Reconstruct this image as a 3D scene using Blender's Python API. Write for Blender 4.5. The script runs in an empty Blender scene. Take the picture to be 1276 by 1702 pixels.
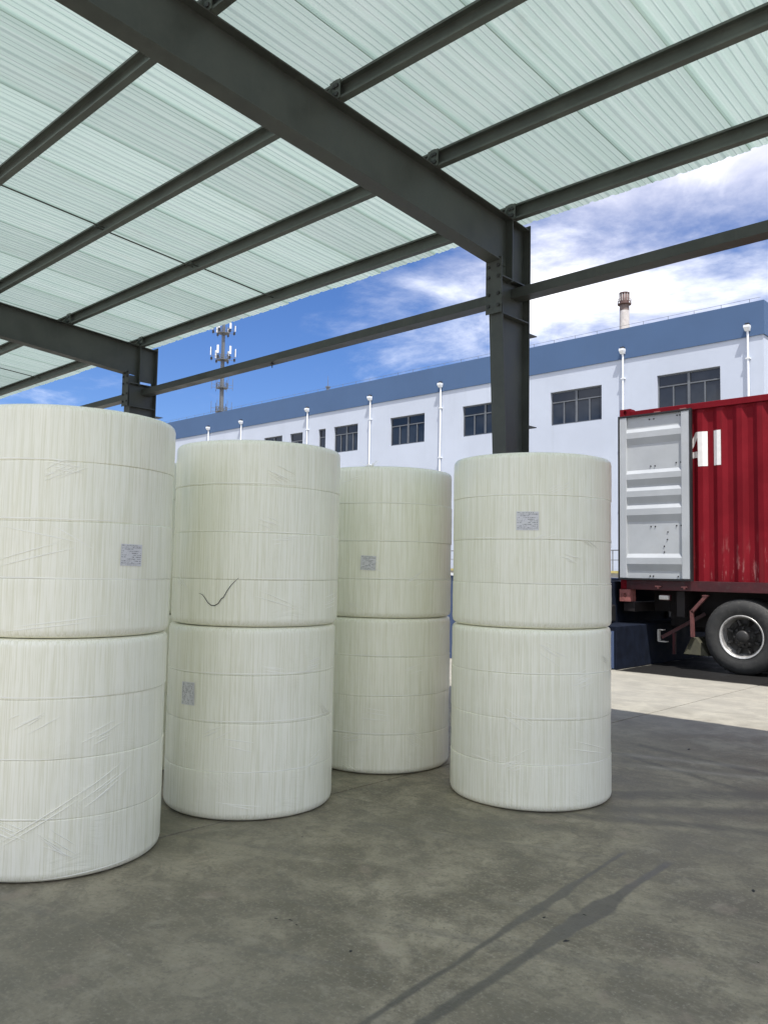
import bpy, bmesh, math, random
from mathutils import Matrix, Vector
random.seed(7)
S = bpy.context.scene
C = S.collection
R = math.radians

# ------------------------------------------------------------------ camera
EYE = 1.37
rt, up, fw = (Vector((0.7240, 0.6896, 0.0182)), Vector((0.0361, -0.0641, 0.9973)), Vector((-0.6889, 0.7214, 0.0713)))
cam_d = bpy.data.cameras.new('camera')
cam_d.sensor_fit = 'VERTICAL'
cam_d.sensor_height = 24.0
cam_d.lens = 24.0 * 1345.83 / 1702.0
cam_d.clip_end = 3000.0
cam_d.clip_start = 0.05
cam = bpy.data.objects.new('camera', cam_d)
C.objects.link(cam)
M = Matrix.Identity(4)
for i in range(3):
    M[i][0], M[i][1], M[i][2] = rt[i], up[i], -fw[i]
M[2][3] = EYE
cam.matrix_world = M
S.camera = cam

# ------------------------------------------------------------------ sun and sky
SUN_DIR = Vector((0.39, -0.25, 1.0)).normalized()
sun_d = bpy.data.lights.new('sun', 'SUN')
sun_d.energy = 2.05
sun_d.angle = R(0.6)
sun_d.color = (1.0, 0.965, 0.91)
sun = bpy.data.objects.new('sun', sun_d)
C.objects.link(sun)
sun.rotation_euler = SUN_DIR.to_track_quat('Z', 'Y').to_euler()
SUN_EL = math.asin(SUN_DIR.z)
SUN_AZ = math.atan2(SUN_DIR.x, SUN_DIR.y)

S.view_settings.view_transform = 'Standard'
S.view_settings.look = 'None'
S.view_settings.exposure = 1.66
S.view_settings.gamma = 1.0
S.view_settings.use_curve_mapping = False
S.cycles.max_bounces = 8
S.cycles.diffuse_bounces = 5
S.cycles.glossy_bounces = 4
S.cycles.transmission_bounces = 6
S.cycles.transparent_max_bounces = 8
S.cycles.use_denoising = True
S.cycles.sample_clamp_indirect = 8.0
S.cycles.caustics_reflective = False
S.cycles.caustics_refractive = False


class NT:
    """small wrapper for node graphs"""
    def __init__(self, tree):
        self.t = tree
        self.n = tree.nodes
        self.l = tree.links

    def node(self, kind, **kw):
        nd = self.n.new(kind)
        for k, v in kw.items():
            setattr(nd, k, v)
        return nd

    def put(self, sock, v):
        if isinstance(v, bpy.types.NodeSocket):
            self.l.new(v, sock)
        else:
            sock.default_value = v

    def math(self, op, a, b=0.0, c=0.0, clamp=False):
        nd = self.node('ShaderNodeMath', operation=op, use_clamp=clamp)
        for i, v in enumerate((a, b, c)):
            self.put(nd.inputs[i], v)
        return nd.outputs[0]

    def vmath(self, op, a, b=(0, 0, 0)):
        nd = self.node('ShaderNodeVectorMath', operation=op)
        self.put(nd.inputs[0], a)
        self.put(nd.inputs[1], b)
        return nd.outputs['Value'] if op in ('DOT_PRODUCT', 'LENGTH') else nd.outputs[0]

    def mix(self, f, a, b, mode='MIX'):
        nd = self.node('ShaderNodeMix', data_type='RGBA', blend_type=mode)
        self.put(nd.inputs[0], f)
        for i, v in ((6, a), (7, b)):
            if isinstance(v, (tuple, list)) and len(v) == 3:
                v = (*v, 1.0)
            self.put(nd.inputs[i], v)
        return nd.outputs[2]

    def noise(self, vec, scale, detail=4.0, rough=0.55, dist=0.0):
        nd = self.node('ShaderNodeTexNoise')
        self.put(nd.inputs['Vector'], vec)
        nd.inputs['Scale'].default_value = scale
        nd.inputs['Detail'].default_value = detail
        nd.inputs['Roughness'].default_value = rough
        nd.inputs['Distortion'].default_value = dist
        return nd.outputs[0]

    def ramp(self, f, lo, hi, a=0.0, b=1.0):
        nd = self.node('ShaderNodeMapRange', interpolation_type='SMOOTHSTEP')
        self.put(nd.inputs[0], f)
        for i, v in enumerate((lo, hi, a, b)):
            self.put(nd.inputs[i + 1], v)
        return nd.outputs[0]

    def scale(self, vec, s):
        return self.vmath('MULTIPLY', vec, s)

    def comb(self, x, y, z):
        nd = self.node('ShaderNodeCombineXYZ')
        for i, v in enumerate((x, y, z)):
            self.put(nd.inputs[i], v)
        return nd.outputs[0]

    def sep(self, v):
        nd = self.node('ShaderNodeSeparateXYZ')
        self.put(nd.inputs[0], v)
        return nd.outputs

    def bump(self, h, strength, dist):
        nd = self.node('ShaderNodeBump')
        nd.inputs['Strength'].default_value = strength
        nd.inputs['Distance'].default_value = dist
        self.put(nd.inputs['Height'], h)
        return nd.outputs[0]


w = bpy.data.worlds.new('World')
S.world = w
w.use_nodes = True
g = NT(w.node_tree)
g.n.clear()
sky = g.node('ShaderNodeTexSky', sky_type='NISHITA')
sky.sun_disc = False
sky.sun_elevation = SUN_EL
sky.sun_rotation = SUN_AZ
sky.altitude = 50
sky.air_density = 1.0
sky.dust_density = 0.6
sky.ozone_density = 2.5
d = g.node('ShaderNodeTexCoord').outputs['Generated']
ds = g.sep(d)
zc = g.math('ADD', g.math('MAXIMUM', ds[2], 0.0), 0.16)
pl = g.comb(g.math('DIVIDE', ds[0], zc), g.math('DIVIDE', ds[1], zc), 0.35)
n1 = g.noise(g.vmath('ADD', pl, (1.3, 0.4, 0)), 0.62, 9.0, 0.60, 0.25)
n2 = g.noise(g.vmath('ADD', pl, (5.1, 2.2, 0)), 1.7, 7.0, 0.62, 0.4)
az = g.vmath('DOT_PRODUCT', d, (-0.92, 0.36, 0.14))
bias = g.ramp(az, 0.72, 0.97, 0.015, -0.10)
cv = g.math('ADD', g.math('ADD', g.math('MULTIPLY', n1, 0.72), g.math('MULTIPLY', n2, 0.28)), bias)
cover = g.ramp(cv, 0.43, 0.62, 0.0, 0.94)
hs = g.node('ShaderNodeHueSaturation')
hs.inputs['Saturation'].default_value = 1.15
hs.inputs['Value'].default_value = 0.385
g.put(hs.inputs['Color'], sky.outputs[0])
skyc = g.mix(1.0, hs.outputs[0], (0.82, 0.94, 1.28), 'MULTIPLY')
shade = g.ramp(n2, 0.38, 0.60, 0.66, 1.0)
cloud = g.mix(1.0, (5.7, 5.7, 5.85), g.comb(shade, shade, g.math('ADD', g.math('MULTIPLY', shade, 0.8), 0.2)), 'MULTIPLY')
col = g.mix(cover, skyc, cloud)
bg = g.node('ShaderNodeBackground')
g.l.new(col, bg.inputs[0])
bg.inputs[1].default_value = 0.095
g.l.new(bg.outputs[0], g.node('ShaderNodeOutputWorld').inputs[0])


# ------------------------------------------------------------------ materials
def new_mat(name):
    m = bpy.data.materials.new(name)
    m.use_nodes = True
    t = NT(m.node_tree)
    b = t.n['Principled BSDF']
    return m, t, b


def obj_co(t):
    return t.node('ShaderNodeTexCoord').outputs['Object']


def world_co(t):
    return t.node('ShaderNodeNewGeometry').outputs['Position']


def plain(name, col, rough=0.5, metal=0.0, var=0.12, scale=6.0, bump=0.0, bscale=60.0, spec=0.5, dirt=None, dirt_amt=0.0):
    m, t, b = new_mat(name)
    co = world_co(t)
    n = t.noise(co, scale, 5.0, 0.6)
    k = t.ramp(n, 0.3, 0.7, 1.0 - var, 1.0 + var)
    c = t.mix(1.0, (*col,), t.comb(k, k, k), 'MULTIPLY')
    if dirt:
        dn = t.ramp(t.noise(co, scale * 2.3, 6.0, 0.7), 0.52, 0.72, 0.0, dirt_amt)
        c = t.mix(dn, c, dirt)
    t.put(b.inputs['Base Color'], c)
    t.put(b.inputs['Roughness'], t.ramp(n, 0.3, 0.7, max(rough - 0.08, 0.02), min(rough + 0.08, 1.0)))
    b.inputs['Metallic'].default_value = metal
    b.inputs['Specular IOR Level'].default_value = spec
    if bump:
        t.put(b.inputs['Normal'], t.bump(t.noise(co, bscale, 4.0, 0.6), bump, 0.01))
    return m


def mat_concrete():
    m, t, b = new_mat('yard_concrete')
    co = world_co(t)
    s = t.sep(co)
    big = t.noise(co, 0.55, 6.0, 0.62, 0.3)
    mid = t.noise(co, 2.6, 7.0, 0.66, 0.4)
    fine = t.noise(co, 24.0, 6.0, 0.7)
    grain = t.noise(co, 190.0, 3.0, 0.6)
    # brushed direction marks from sweeping and forklift wheels, along x
    brush = t.noise(t.scale(co, (1.0, 9.0, 1.0)), 3.0, 6.0, 0.7, 0.3)
    rot = t.node('ShaderNodeVectorRotate', rotation_type='Z_AXIS')
    t.put(rot.inputs['Vector'], co)
    rot.inputs['Angle'].default_value = R(-22)
    tyre = t.noise(t.scale(rot.outputs[0], (0.22, 3.4, 1.0)), 1.5, 5.0, 0.6, 0.6)
    c = t.mix(t.ramp(mid, 0.34, 0.66), (0.135, 0.119, 0.080), (0.375, 0.335, 0.240))
    blotch = t.noise(co, 7.5, 8.0, 0.72, 0.8)
    c = t.mix(t.ramp(blotch, 0.44, 0.62, 0.0, 0.58), c, (0.130, 0.118, 0.086))
    speck = t.noise(co, 60.0, 5.0, 0.7)
    c = t.mix(t.ramp(speck, 0.52, 0.68, 0.0, 0.60), c, (0.40, 0.37, 0.30))
    c = t.mix(t.ramp(speck, 0.34, 0.46, 0.60, 0.0), c, (0.12, 0.11, 0.085))
    c = t.mix(t.ramp(t.noise(t.vmath('ADD', co, (9.0, 4.0, 0)), 6.0, 8.0, 0.75, 0.6), 0.54, 0.68, 0.0, 0.60), c, (0.39, 0.355, 0.27))
    c = t.mix(t.ramp(big, 0.35, 0.62, 0.0, 0.45), c, (0.19, 0.178, 0.135))
    c = t.mix(t.ramp(brush, 0.52, 0.76, 0.0, 0.30), c, (0.37, 0.345, 0.28))
    c = t.mix(t.ramp(tyre, 0.55, 0.70, 0.0, 0.35), c, (0.135, 0.130, 0.112))
    c = t.mix(t.ramp(fine, 0.54, 0.75, 0.0, 0.45), c, (0.13, 0.122, 0.10))
    c = t.mix(t.ramp(t.noise(co, 5.0, 3.0, 0.5), 0.62, 0.72, 0.0, 0.35), c, (0.33, 0.27, 0.21))
    # small black spots of oil
    vor = t.node('ShaderNodeTexVoronoi')
    t.put(vor.inputs['Vector'], t.vmath('ADD', t.scale(co, (1.0, 1.6, 1.0)), t.scale(t.vmath('ADD', t.comb(fine, mid, 0.0), (-0.5, -0.5, 0)), (0.4, 0.4, 0))))
    vor.inputs['Scale'].default_value = 2.6
    spot = t.ramp(vor.outputs['Distance'], 0.016, 0.040, 0.8, 0.0)
    c = t.mix(spot, c, (0.05, 0.05, 0.045))
    # paler paving outside the canopy, front and rear
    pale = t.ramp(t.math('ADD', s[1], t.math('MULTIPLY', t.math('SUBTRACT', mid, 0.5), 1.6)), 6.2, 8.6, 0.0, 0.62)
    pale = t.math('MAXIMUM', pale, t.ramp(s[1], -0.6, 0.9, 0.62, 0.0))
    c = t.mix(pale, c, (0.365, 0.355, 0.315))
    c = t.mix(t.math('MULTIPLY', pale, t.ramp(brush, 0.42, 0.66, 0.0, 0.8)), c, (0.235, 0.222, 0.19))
    # two long wet trails
    wob = t.math('MULTIPLY', t.math('SUBTRACT', t.noise(co, 2.4, 5.0, 0.6), 0.5), 0.16)

    def trail(x0, k, width, yend):
        cx = t.math('ADD', t.math('MULTIPLY', s[1], k), x0)
        dx = t.math('ABSOLUTE', t.math('SUBTRACT', t.math('ADD', s[0], t.math('MULTIPLY', wob, 0.22)), cx))
        wd = t.math('ADD', t.math('MULTIPLY', t.ramp(t.noise(t.scale(co, (0.4, 1.0, 1)), 0.9, 4.0, 0.6), 0.40, 0.66), width), width * 0.40)
        e = t.math('SUBTRACT', wd, dx)
        f = t.ramp(e, -0.009, 0.008)
        f = t.math('MULTIPLY', f, t.ramp(s[1], yend, yend + 0.12, 1.0, 0.0))
        f = t.math('MULTIPLY', f, t.ramp(s[1], 0.2, 0.5, 0.0, 1.0))
        return f
    def streak(x0_, y0_, x1_, y1_, width, soft):
        L = math.hypot(x1_ - x0_, y1_ - y0_)
        ux, uy = (x1_ - x0_) / L, (y1_ - y0_) / L
        u = t.math('ADD', t.math('MULTIPLY', t.math('SUBTRACT', s[0], x0_), ux), t.math('MULTIPLY', t.math('SUBTRACT', s[1], y0_), uy))
        v = t.math('ADD', t.math('MULTIPLY', t.math('SUBTRACT', s[0], x0_), -uy), t.math('MULTIPLY', t.math('SUBTRACT', s[1], y0_), ux))
        v = t.math('ADD', v, t.math('MULTIPLY', wob, 0.3))
        f = t.ramp(t.math('SUBTRACT', width, t.math('ABSOLUTE', v)), -soft, soft)
        f = t.math('MULTIPLY', f, t.math('MULTIPLY', t.ramp(u, 0.0, 0.3), t.ramp(u, L - 0.4, L, 1.0, 0.0)))
        return t.math('MULTIPLY', f, t.ramp(brush, 0.30, 0.55, 0.25, 1.0))
    marks = None
    for ar in ((-2.75, 4.45, -0.6, 6.75, 0.10, 0.05), (-2.55, 4.25, -0.4, 6.3, 0.07, 0.05), (-3.2, 5.9, -0.8, 5.0, 0.035, 0.03),
               (-3.3, 6.3, -0.9, 5.75, 0.05, 0.04), (-2.9, 3.9, -1.0, 5.0, 0.05, 0.04)):
        f_ = streak(*ar)
        marks = f_ if marks is None else t.math('MAXIMUM', marks, f_)
    c = t.mix(t.math('MULTIPLY', marks, 0.55), c, (0.085, 0.082, 0.072))
    scr = None
    for ar in ((-2.62, 1.38, -2.38, 1.30, 0.004, 0.003), (-2.40, 1.33, -2.20, 1.25, 0.003, 0.003), (-3.2, 5.75, -2.0, 6.2, 0.05, 0.05), (-2.9, 5.5, -1.6, 6.05, 0.04, 0.05), (-1.9, 2.9, -1.55, 2.7, 0.003, 0.003)):
        f_ = streak(*ar)
        scr = f_ if scr is None else t.math('MAXIMUM', scr, f_)
    c = t.mix(t.math('MULTIPLY', scr, 0.28), c, (0.46, 0.44, 0.38))
    wet = t.math('MAXIMUM', trail(-1.632, -0.086, 0.024, 3.75), trail(-1.585, -0.040, 0.046, 3.78))
    c = t.mix(t.math('MULTIPLY', wet, 0.72), c, (0.060, 0.060, 0.055))
    # near-black ground under the truck and just in front of it
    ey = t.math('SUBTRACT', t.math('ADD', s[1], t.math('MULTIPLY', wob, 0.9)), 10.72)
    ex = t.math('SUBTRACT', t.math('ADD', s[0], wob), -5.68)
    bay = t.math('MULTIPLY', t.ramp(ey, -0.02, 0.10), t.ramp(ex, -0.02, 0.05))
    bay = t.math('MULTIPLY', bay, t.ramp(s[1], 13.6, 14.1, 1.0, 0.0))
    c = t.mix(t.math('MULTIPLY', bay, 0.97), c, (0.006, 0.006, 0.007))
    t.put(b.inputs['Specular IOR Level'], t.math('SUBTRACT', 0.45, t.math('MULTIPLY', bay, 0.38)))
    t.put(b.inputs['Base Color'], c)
    ro = t.ramp(mid, 0.3, 0.7, 0.55, 0.80)
    ro = t.math('SUBTRACT', ro, t.math('MULTIPLY', wet, 0.22), clamp=True)
    t.put(b.inputs['Roughness'], ro)
    h = t.math('ADD', t.math('MULTIPLY', grain, 0.5), fine)
    t.put(b.inputs['Normal'], t.bump(h, 0.35, 0.004))
    return m


def mat_steel():
    m, t, b = new_mat('grey_painted_steel')
    co = world_co(t)
    n = t.noise(co, 3.0, 6.0, 0.65)
    c = t.mix(t.ramp(n, 0.3, 0.7), (0.055, 0.060, 0.055), (0.082, 0.089, 0.082))
    c = t.mix(t.ramp(t.noise(co, 22.0, 6.0, 0.7), 0.62, 0.74, 0.0, 0.5), c, (0.10, 0.085, 0.07))
    c = t.mix(t.ramp(t.noise(t.scale(co, (6, 6, 0.6)), 4.0, 4.0, 0.6), 0.58, 0.75, 0.0, 0.4), c, (0.09, 0.094, 0.088))
    t.put(b.inputs['Base Color'], c)
    t.put(b.inputs['Roughness'], t.ramp(n, 0.3, 0.7, 0.42, 0.6))
    t.put(b.inputs['Normal'], t.bump(t.noise(co, 70.0, 4.0, 0.6), 0.12, 0.004))
    return m


def mat_sheet():
    m, t, b = new_mat('translucent_fibreglass')
    t.n.remove(b)
    co = world_co(t)
    rnd = t.node('ShaderNodeObjectInfo').outputs['Random']
    streak = t.noise(t.scale(co, (34.0, 0.35, 0.4)), 1.0, 5.0, 0.6)
    broad = t.noise(t.scale(co, (5.0, 0.3, 0.3)), 1.0, 4.0, 0.6)
    blot = t.noise(co, 1.1, 5.0, 0.6)
    c = t.mix(t.ramp(streak, 0.32, 0.70), (0.335, 0.425, 0.385), (0.395, 0.465, 0.435))
    c = t.mix(t.ramp(broad, 0.40, 0.68, 0.0, 0.55), c, (0.32, 0.405, 0.365))
    c = t.mix(t.ramp(blot, 0.5, 0.75, 0.0, 0.3), c, (0.45, 0.49, 0.475))
    lx = t.sep(obj_co(t))[0]
    lap = t.ramp(lx, 0.030, 0.055, 0.55, 0.0)
    c = t.mix(lap, c, (0.26, 0.37, 0.315))
    grime = t.ramp(t.noise(t.scale(co, (2.0, 0.8, 1.0)), 1.6, 6.0, 0.7), 0.55, 0.75, 0.0, 0.35)
    c = t.mix(grime, c, (0.30, 0.33, 0.29))
    k = t.math('ADD', t.math('MULTIPLY', rnd, 0.20), 0.90)
    c = t.mix(1.0, c, t.comb(k, k, k), 'MULTIPLY')
    tr = t.node('ShaderNodeBsdfTranslucent')
    df = t.node('ShaderNodeBsdfDiffuse')
    gl = t.node('ShaderNodeBsdfGlossy')
    t.put(tr.inputs[0], c)
    t.put(df.inputs[0], c)
    gl.inputs[1].default_value = 0.25
    mx = t.node('ShaderNodeMixShader')
    mx.inputs[0].default_value = 0.46
    t.l.new(tr.outputs[0], mx.inputs[1])
    t.l.new(df.outputs[0], mx.inputs[2])
    mg = t.node('ShaderNodeMixShader')
    mg.inputs[0].default_value = 0.035
    t.l.new(mx.outputs[0], mg.inputs[1])
    t.l.new(gl.outputs[0], mg.inputs[2])
    t.l.new(mg.outputs[0], t.n['Material Output'].inputs[0])
    return m


def mat_roll():
    m, t, b = new_mat('wrapped_white_fibre')
    co = obj_co(t)
    rnd = t.node('ShaderNodeObjectInfo').outputs['Random']
    p = world_co(t)
    f1 = t.noise(t.scale(p, (150.0, 150.0, 3.0)), 1.0, 3.0, 0.6)
    f2 = t.noise(t.scale(p, (58.0, 58.0, 1.1)), 1.0, 4.0, 0.62)
    fine = t.math('ADD', t.math('MULTIPLY', f1, 0.68), t.math('MULTIPLY', f2, 0.32))
    wide = t.noise(t.scale(p, (14.0, 14.0, 0.7)), 1.0, 4.0, 0.6)
    blot = t.noise(p, 2.2, 4.0, 0.6)
    c = t.mix(t.ramp(fine, 0.36, 0.60), (0.83, 0.822, 0.655), (0.988, 0.980, 0.855))
    c = t.mix(t.ramp(wide, 0.45, 0.72, 0.0, 0.35), c, (0.88, 0.885, 0.745))
    c = t.mix(t.ramp(blot, 0.50, 0.72, 0.0, 0.30), c, (0.965, 0.96, 0.83))
    k = t.math('ADD', t.math('MULTIPLY', rnd, 0.035), 0.965)
    c = t.mix(1.0, c, t.comb(k, k, k), 'MULTIPLY')
    t.put(b.inputs['Base Color'], c)
    # stretch film wrinkles: fine ripples in patches
    s = t.sep(co)
    ang = t.math('ARCTAN2', s[1], s[0])
    cyl = t.comb(t.math('MULTIPLY', ang, 0.495), s[2], rnd)
    rt_ = t.node('ShaderNodeVectorRotate', rotation_type='Z_AXIS')
    t.put(rt_.inputs['Vector'], cyl)
    t.put(rt_.inputs['Angle'], t.math('MULTIPLY', t.math('SUBTRACT', t.noise(cyl, 2.5, 2.0), 0.5), 2.2))
    wr = t.noise(t.scale(rt_.outputs[0], (7.0, 95.0, 1.0)), 1.0, 3.0, 0.6, 0.25)
    patch = t.ramp(t.noise(t.vmath('ADD', cyl, (3.3, 1.2, 0)), 4.5, 3.0, 0.6), 0.50, 0.70)
    hgt = t.math('ADD', t.math('MULTIPLY', t.math('MULTIPLY', wr, patch), 1.0), t.math('MULTIPLY', fine, 0.30))
    t.put(b.inputs['Normal'], t.bump(hgt, 0.45, 0.006))
    t.put(b.inputs['Roughness'], t.ramp(blot, 0.3, 0.7, 0.42, 0.58))
    b.inputs['Specular IOR Level'].default_value = 0.45
    b.inputs['Coat Weight'].default_value = 0.45
    b.inputs['Coat Roughness'].default_value = 0.16
    return m


def mat_label():
    m, t, b = new_mat('printed_paper_label')
    uv = t.node('ShaderNodeTexCoord').outputs['UV']
    s = t.sep(uv)
    rows = 11.0
    v = t.math('MULTIPLY', s[1], rows)
    row = t.math('FLOOR', v)
    fr = t.math('FRACT', v)
    inrow = t.math('MULTIPLY', t.ramp(fr, 0.20, 0.28), t.ramp(fr, 0.66, 0.74, 1.0, 0.0))
    wn = t.noise(t.comb(t.math('MULTIPLY', s[0], 26.0), t.math('MULTIPLY', row, 3.7), t.math('MULTIPLY', fr, 1.3)), 1.0, 2.0, 0.7)
    txt = t.math('MULTIPLY', inrow, t.ramp(wn, 0.47, 0.53))
    # print stands at the left and at the right, with a gap between
    gap = t.noise(t.comb(t.math('MULTIPLY', s[0], 2.6), t.math('MULTIPLY', row, 9.1), 0.0), 1.0, 1.0)
    txt = t.math('MULTIPLY', txt, t.ramp(gap, 0.40, 0.50))
    ruled = t.ramp(t.math('ABSOLUTE', t.math('SUBTRACT', fr, 0.02)), 0.05, 0.10, 0.85, 0.0)
    ruled = t.math('MULTIPLY', ruled, t.math('GREATER_THAN', t.math('ABSOLUTE', t.math('SUBTRACT', row, 5.0)), 3.2))
    ink = t.math('MAXIMUM', t.math('MULTIPLY', txt, 0.85), ruled)
    e = t.math('MINIMUM', t.math('MINIMUM', s[0], t.math('SUBTRACT', 1.0, s[0])), t.math('MINIMUM', s[1], t.math('SUBTRACT', 1.0, s[1])))
    ink = t.math('MULTIPLY', ink, t.ramp(e, 0.03, 0.05))
    t.put(b.inputs['Base Color'], t.mix(ink, (0.70, 0.70, 0.725), (0.07, 0.07, 0.08)))
    b.inputs['Roughness'].default_value = 0.35
    return m


def mat_facade(name, col, dirt):
    m, t, b = new_mat(name)
    co = world_co(t)
    n = t.noise(co, 0.35, 5.0, 0.6)
    run = t.noise(t.scale(co, (2.2, 1.0, 0.16)), 1.0, 6.0, 0.65)
    k = t.ramp(n, 0.3, 0.7, 0.95, 1.04)
    c = t.mix(1.0, col, t.comb(k, k, k), 'MULTIPLY')
    c = t.mix(t.ramp(run, 0.54, 0.78, 0.0, 0.38), c, dirt)
    t.put(b.inputs['Base Color'], c)
    b.inputs['Roughness'].default_value = 0.75
    t.put(b.inputs['Normal'], t.bump(t.noise(co, 8.0, 5.0, 0.6), 0.12, 0.01))
    return m


def mat_glass():
    m, t, b = new_mat('window_glass')
    co = world_co(t)
    n = t.noise(co, 0.9, 3.0, 0.5)
    rn = t.node('ShaderNodeObjectInfo').outputs['Random']
    t.put(b.inputs['Base Color'], t.mix(t.math('MULTIPLY', t.ramp(n, 0.35, 0.65), rn), (0.012, 0.017, 0.026), (0.032, 0.040, 0.052)))
    b.inputs['Roughness'].default_value = 0.06
    b.inputs['Specular IOR Level'].default_value = 0.5
    t.put(b.inputs['Normal'], t.bump(t.noise(co, 1.4, 2.0, 0.5), 0.04, 0.05))
    return m


def mat_container():
    m, t, b = new_mat('red_container_paint')
    co = world_co(t)
    n = t.noise(co, 1.6, 6.0, 0.65)
    run = t.noise(t.scale(co, (9.0, 9.0, 0.5)), 1.0, 5.0, 0.65)
    c = t.mix(t.ramp(n, 0.3, 0.7), (0.135, 0.005, 0.010), (0.185, 0.008, 0.015))
    c = t.mix(t.ramp(run, 0.55, 0.76, 0.0, 0.35), c, (0.17, 0.03, 0.03))
    z = t.sep(co)[2]
    low = t.math('MULTIPLY', t.ramp(z, 1.3, 2.1, 1.0, 0.0), t.ramp(t.noise(t.scale(co, (14.0, 14.0, 2.4)), 1.0, 5.0, 0.7), 0.55, 0.66))
    c = t.mix(t.math('MULTIPLY', low, 0.6), c, (0.40, 0.20, 0.19))
    t.put(b.inputs['Base Color'], c)
    t.put(b.inputs['Roughness'], t.ramp(n, 0.3, 0.7, 0.50, 0.65))
    b.inputs['Specular IOR Level'].default_value = 0.10
    t.put(b.inputs['Normal'], t.bump(t.noise(co, 5.0, 4.0, 0.6), 0.10, 0.02))
    return m


MAT = dict(
    concrete=mat_concrete(), steel=mat_steel(), sheet=mat_sheet(), roll=mat_roll(), label=mat_label(),
    film=plain('stretch_film', (0.96, 0.955, 0.86), 0.28, var=0.05),
    purlin=plain('dusty_purlin_paint', (0.105, 0.118, 0.108), 0.55, var=0.18, scale=3.0, dirt=(0.075, 0.08, 0.072), dirt_amt=0.5),
    ink=plain('black_marker_ink', (0.012, 0.012, 0.013), 0.4),
    core=plain('cardboard_core', (0.34, 0.25, 0.16), 0.8),
    soil=plain('compacted_ground', (0.22, 0.20, 0.165), 0.9, var=0.25, scale=1.5),
    white_wall=mat_facade('white_wall_paint', (0.49, 0.535, 0.62), (0.37, 0.41, 0.47)),
    blue_band=mat_facade('blue_wall_paint', (0.060, 0.115, 0.225), (0.075, 0.125, 0.215)),
    alu=plain('grey_window_frame', (0.115, 0.125, 0.14), 0.45),
    glass=mat_glass(),
    room=plain('dim_interior', (0.05, 0.05, 0.05), 0.9),
    pvc=plain('white_pvc', (0.80, 0.82, 0.84), 0.35, var=0.04),
    black=plain('black_bracket', (0.02, 0.02, 0.022), 0.6),
    galv=plain('galvanised_steel', (0.15, 0.16, 0.17), 0.55, metal=0.15, var=0.15),
    antenna=plain('white_antenna_shell', (0.80, 0.81, 0.80), 0.4, var=0.04),
    stack_white=plain('pale_chimney_paint', (0.55, 0.52, 0.50), 0.7, var=0.15, scale=0.6, dirt=(0.32, 0.26, 0.24), dirt_amt=0.6),
    stack_grey=plain('dark_chimney_band', (0.17, 0.13, 0.12), 0.8, var=0.2, scale=0.8),
    stack_red=plain('red_chimney_band', (0.10, 0.055, 0.05), 0.75, var=0.25, scale=0.8),
    red=mat_container(),
    chassis=plain('grimy_black_chassis', (0.012, 0.0085, 0.0085), 0.7, var=0.3),
    dkred=plain('dark_red_chassis_paint', (0.055, 0.007, 0.010), 0.5, var=0.25, scale=8.0, dirt=(0.06, 0.045, 0.04), dirt_amt=0.6),
    bracket=plain('grimy_red_bracket', (0.13, 0.045, 0.042), 0.65, var=0.25, scale=20.0, dirt=(0.05, 0.035, 0.03), dirt_amt=0.7),
    pink=plain('faded_red_casting', (0.30, 0.11, 0.10), 0.65, var=0.25, scale=20.0, dirt=(0.12, 0.06, 0.05), dirt_amt=0.7),
    door=plain('grey_door_paint', (0.42, 0.44, 0.455), 0.42, var=0.06, scale=2.0, dirt=(0.40, 0.40, 0.39), dirt_amt=0.35),
    gasket=plain('black_rubber_gasket', (0.010, 0.010, 0.011), 0.55),
    letter=plain('white_letter_paint', (0.80, 0.79, 0.77), 0.5, var=0.06, scale=9.0),
    tyre=plain('tyre_rubber', (0.030, 0.030, 0.029), 0.75, var=0.25, scale=9.0, bump=0.2, bscale=90.0, dirt=(0.075, 0.070, 0.062), dirt_amt=0.6),
    rim=plain('worn_silver_rim', (0.56, 0.55, 0.53), 0.36, metal=0.6, var=0.15, scale=14.0, dirt=(0.16, 0.13, 0.11), dirt_amt=0.5),
    hub=plain('greasy_hub', (0.020, 0.019, 0.018), 0.55),
    flap=plain('mud_flap_rubber', (0.050, 0.048, 0.030), 0.8, var=0.2),
    lamp=plain('lamp_lens', (0.62, 0.60, 0.56), 0.25),
    dock_blue=mat_facade('blue_dock_paint', (0.055, 0.085, 0.17), (0.085, 0.11, 0.17)),
    dock_shaded=plain('shaded_navy_dock_paint', (0.005, 0.008, 0.017), 0.8, var=0.3, spec=0.15),  # dock blue darkened: the truck's shade on the dock end, put into the colour
    dock_grey=plain('dock_deck', (0.32, 0.31, 0.28), 0.8, var=0.15),
    yellow=plain('faded_yellow_edge', (0.45, 0.38, 0.14), 0.7, var=0.2),
    bolt=plain('bolt_steel', (0.05, 0.05, 0.05), 0.45, metal=0.4),
)


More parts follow.
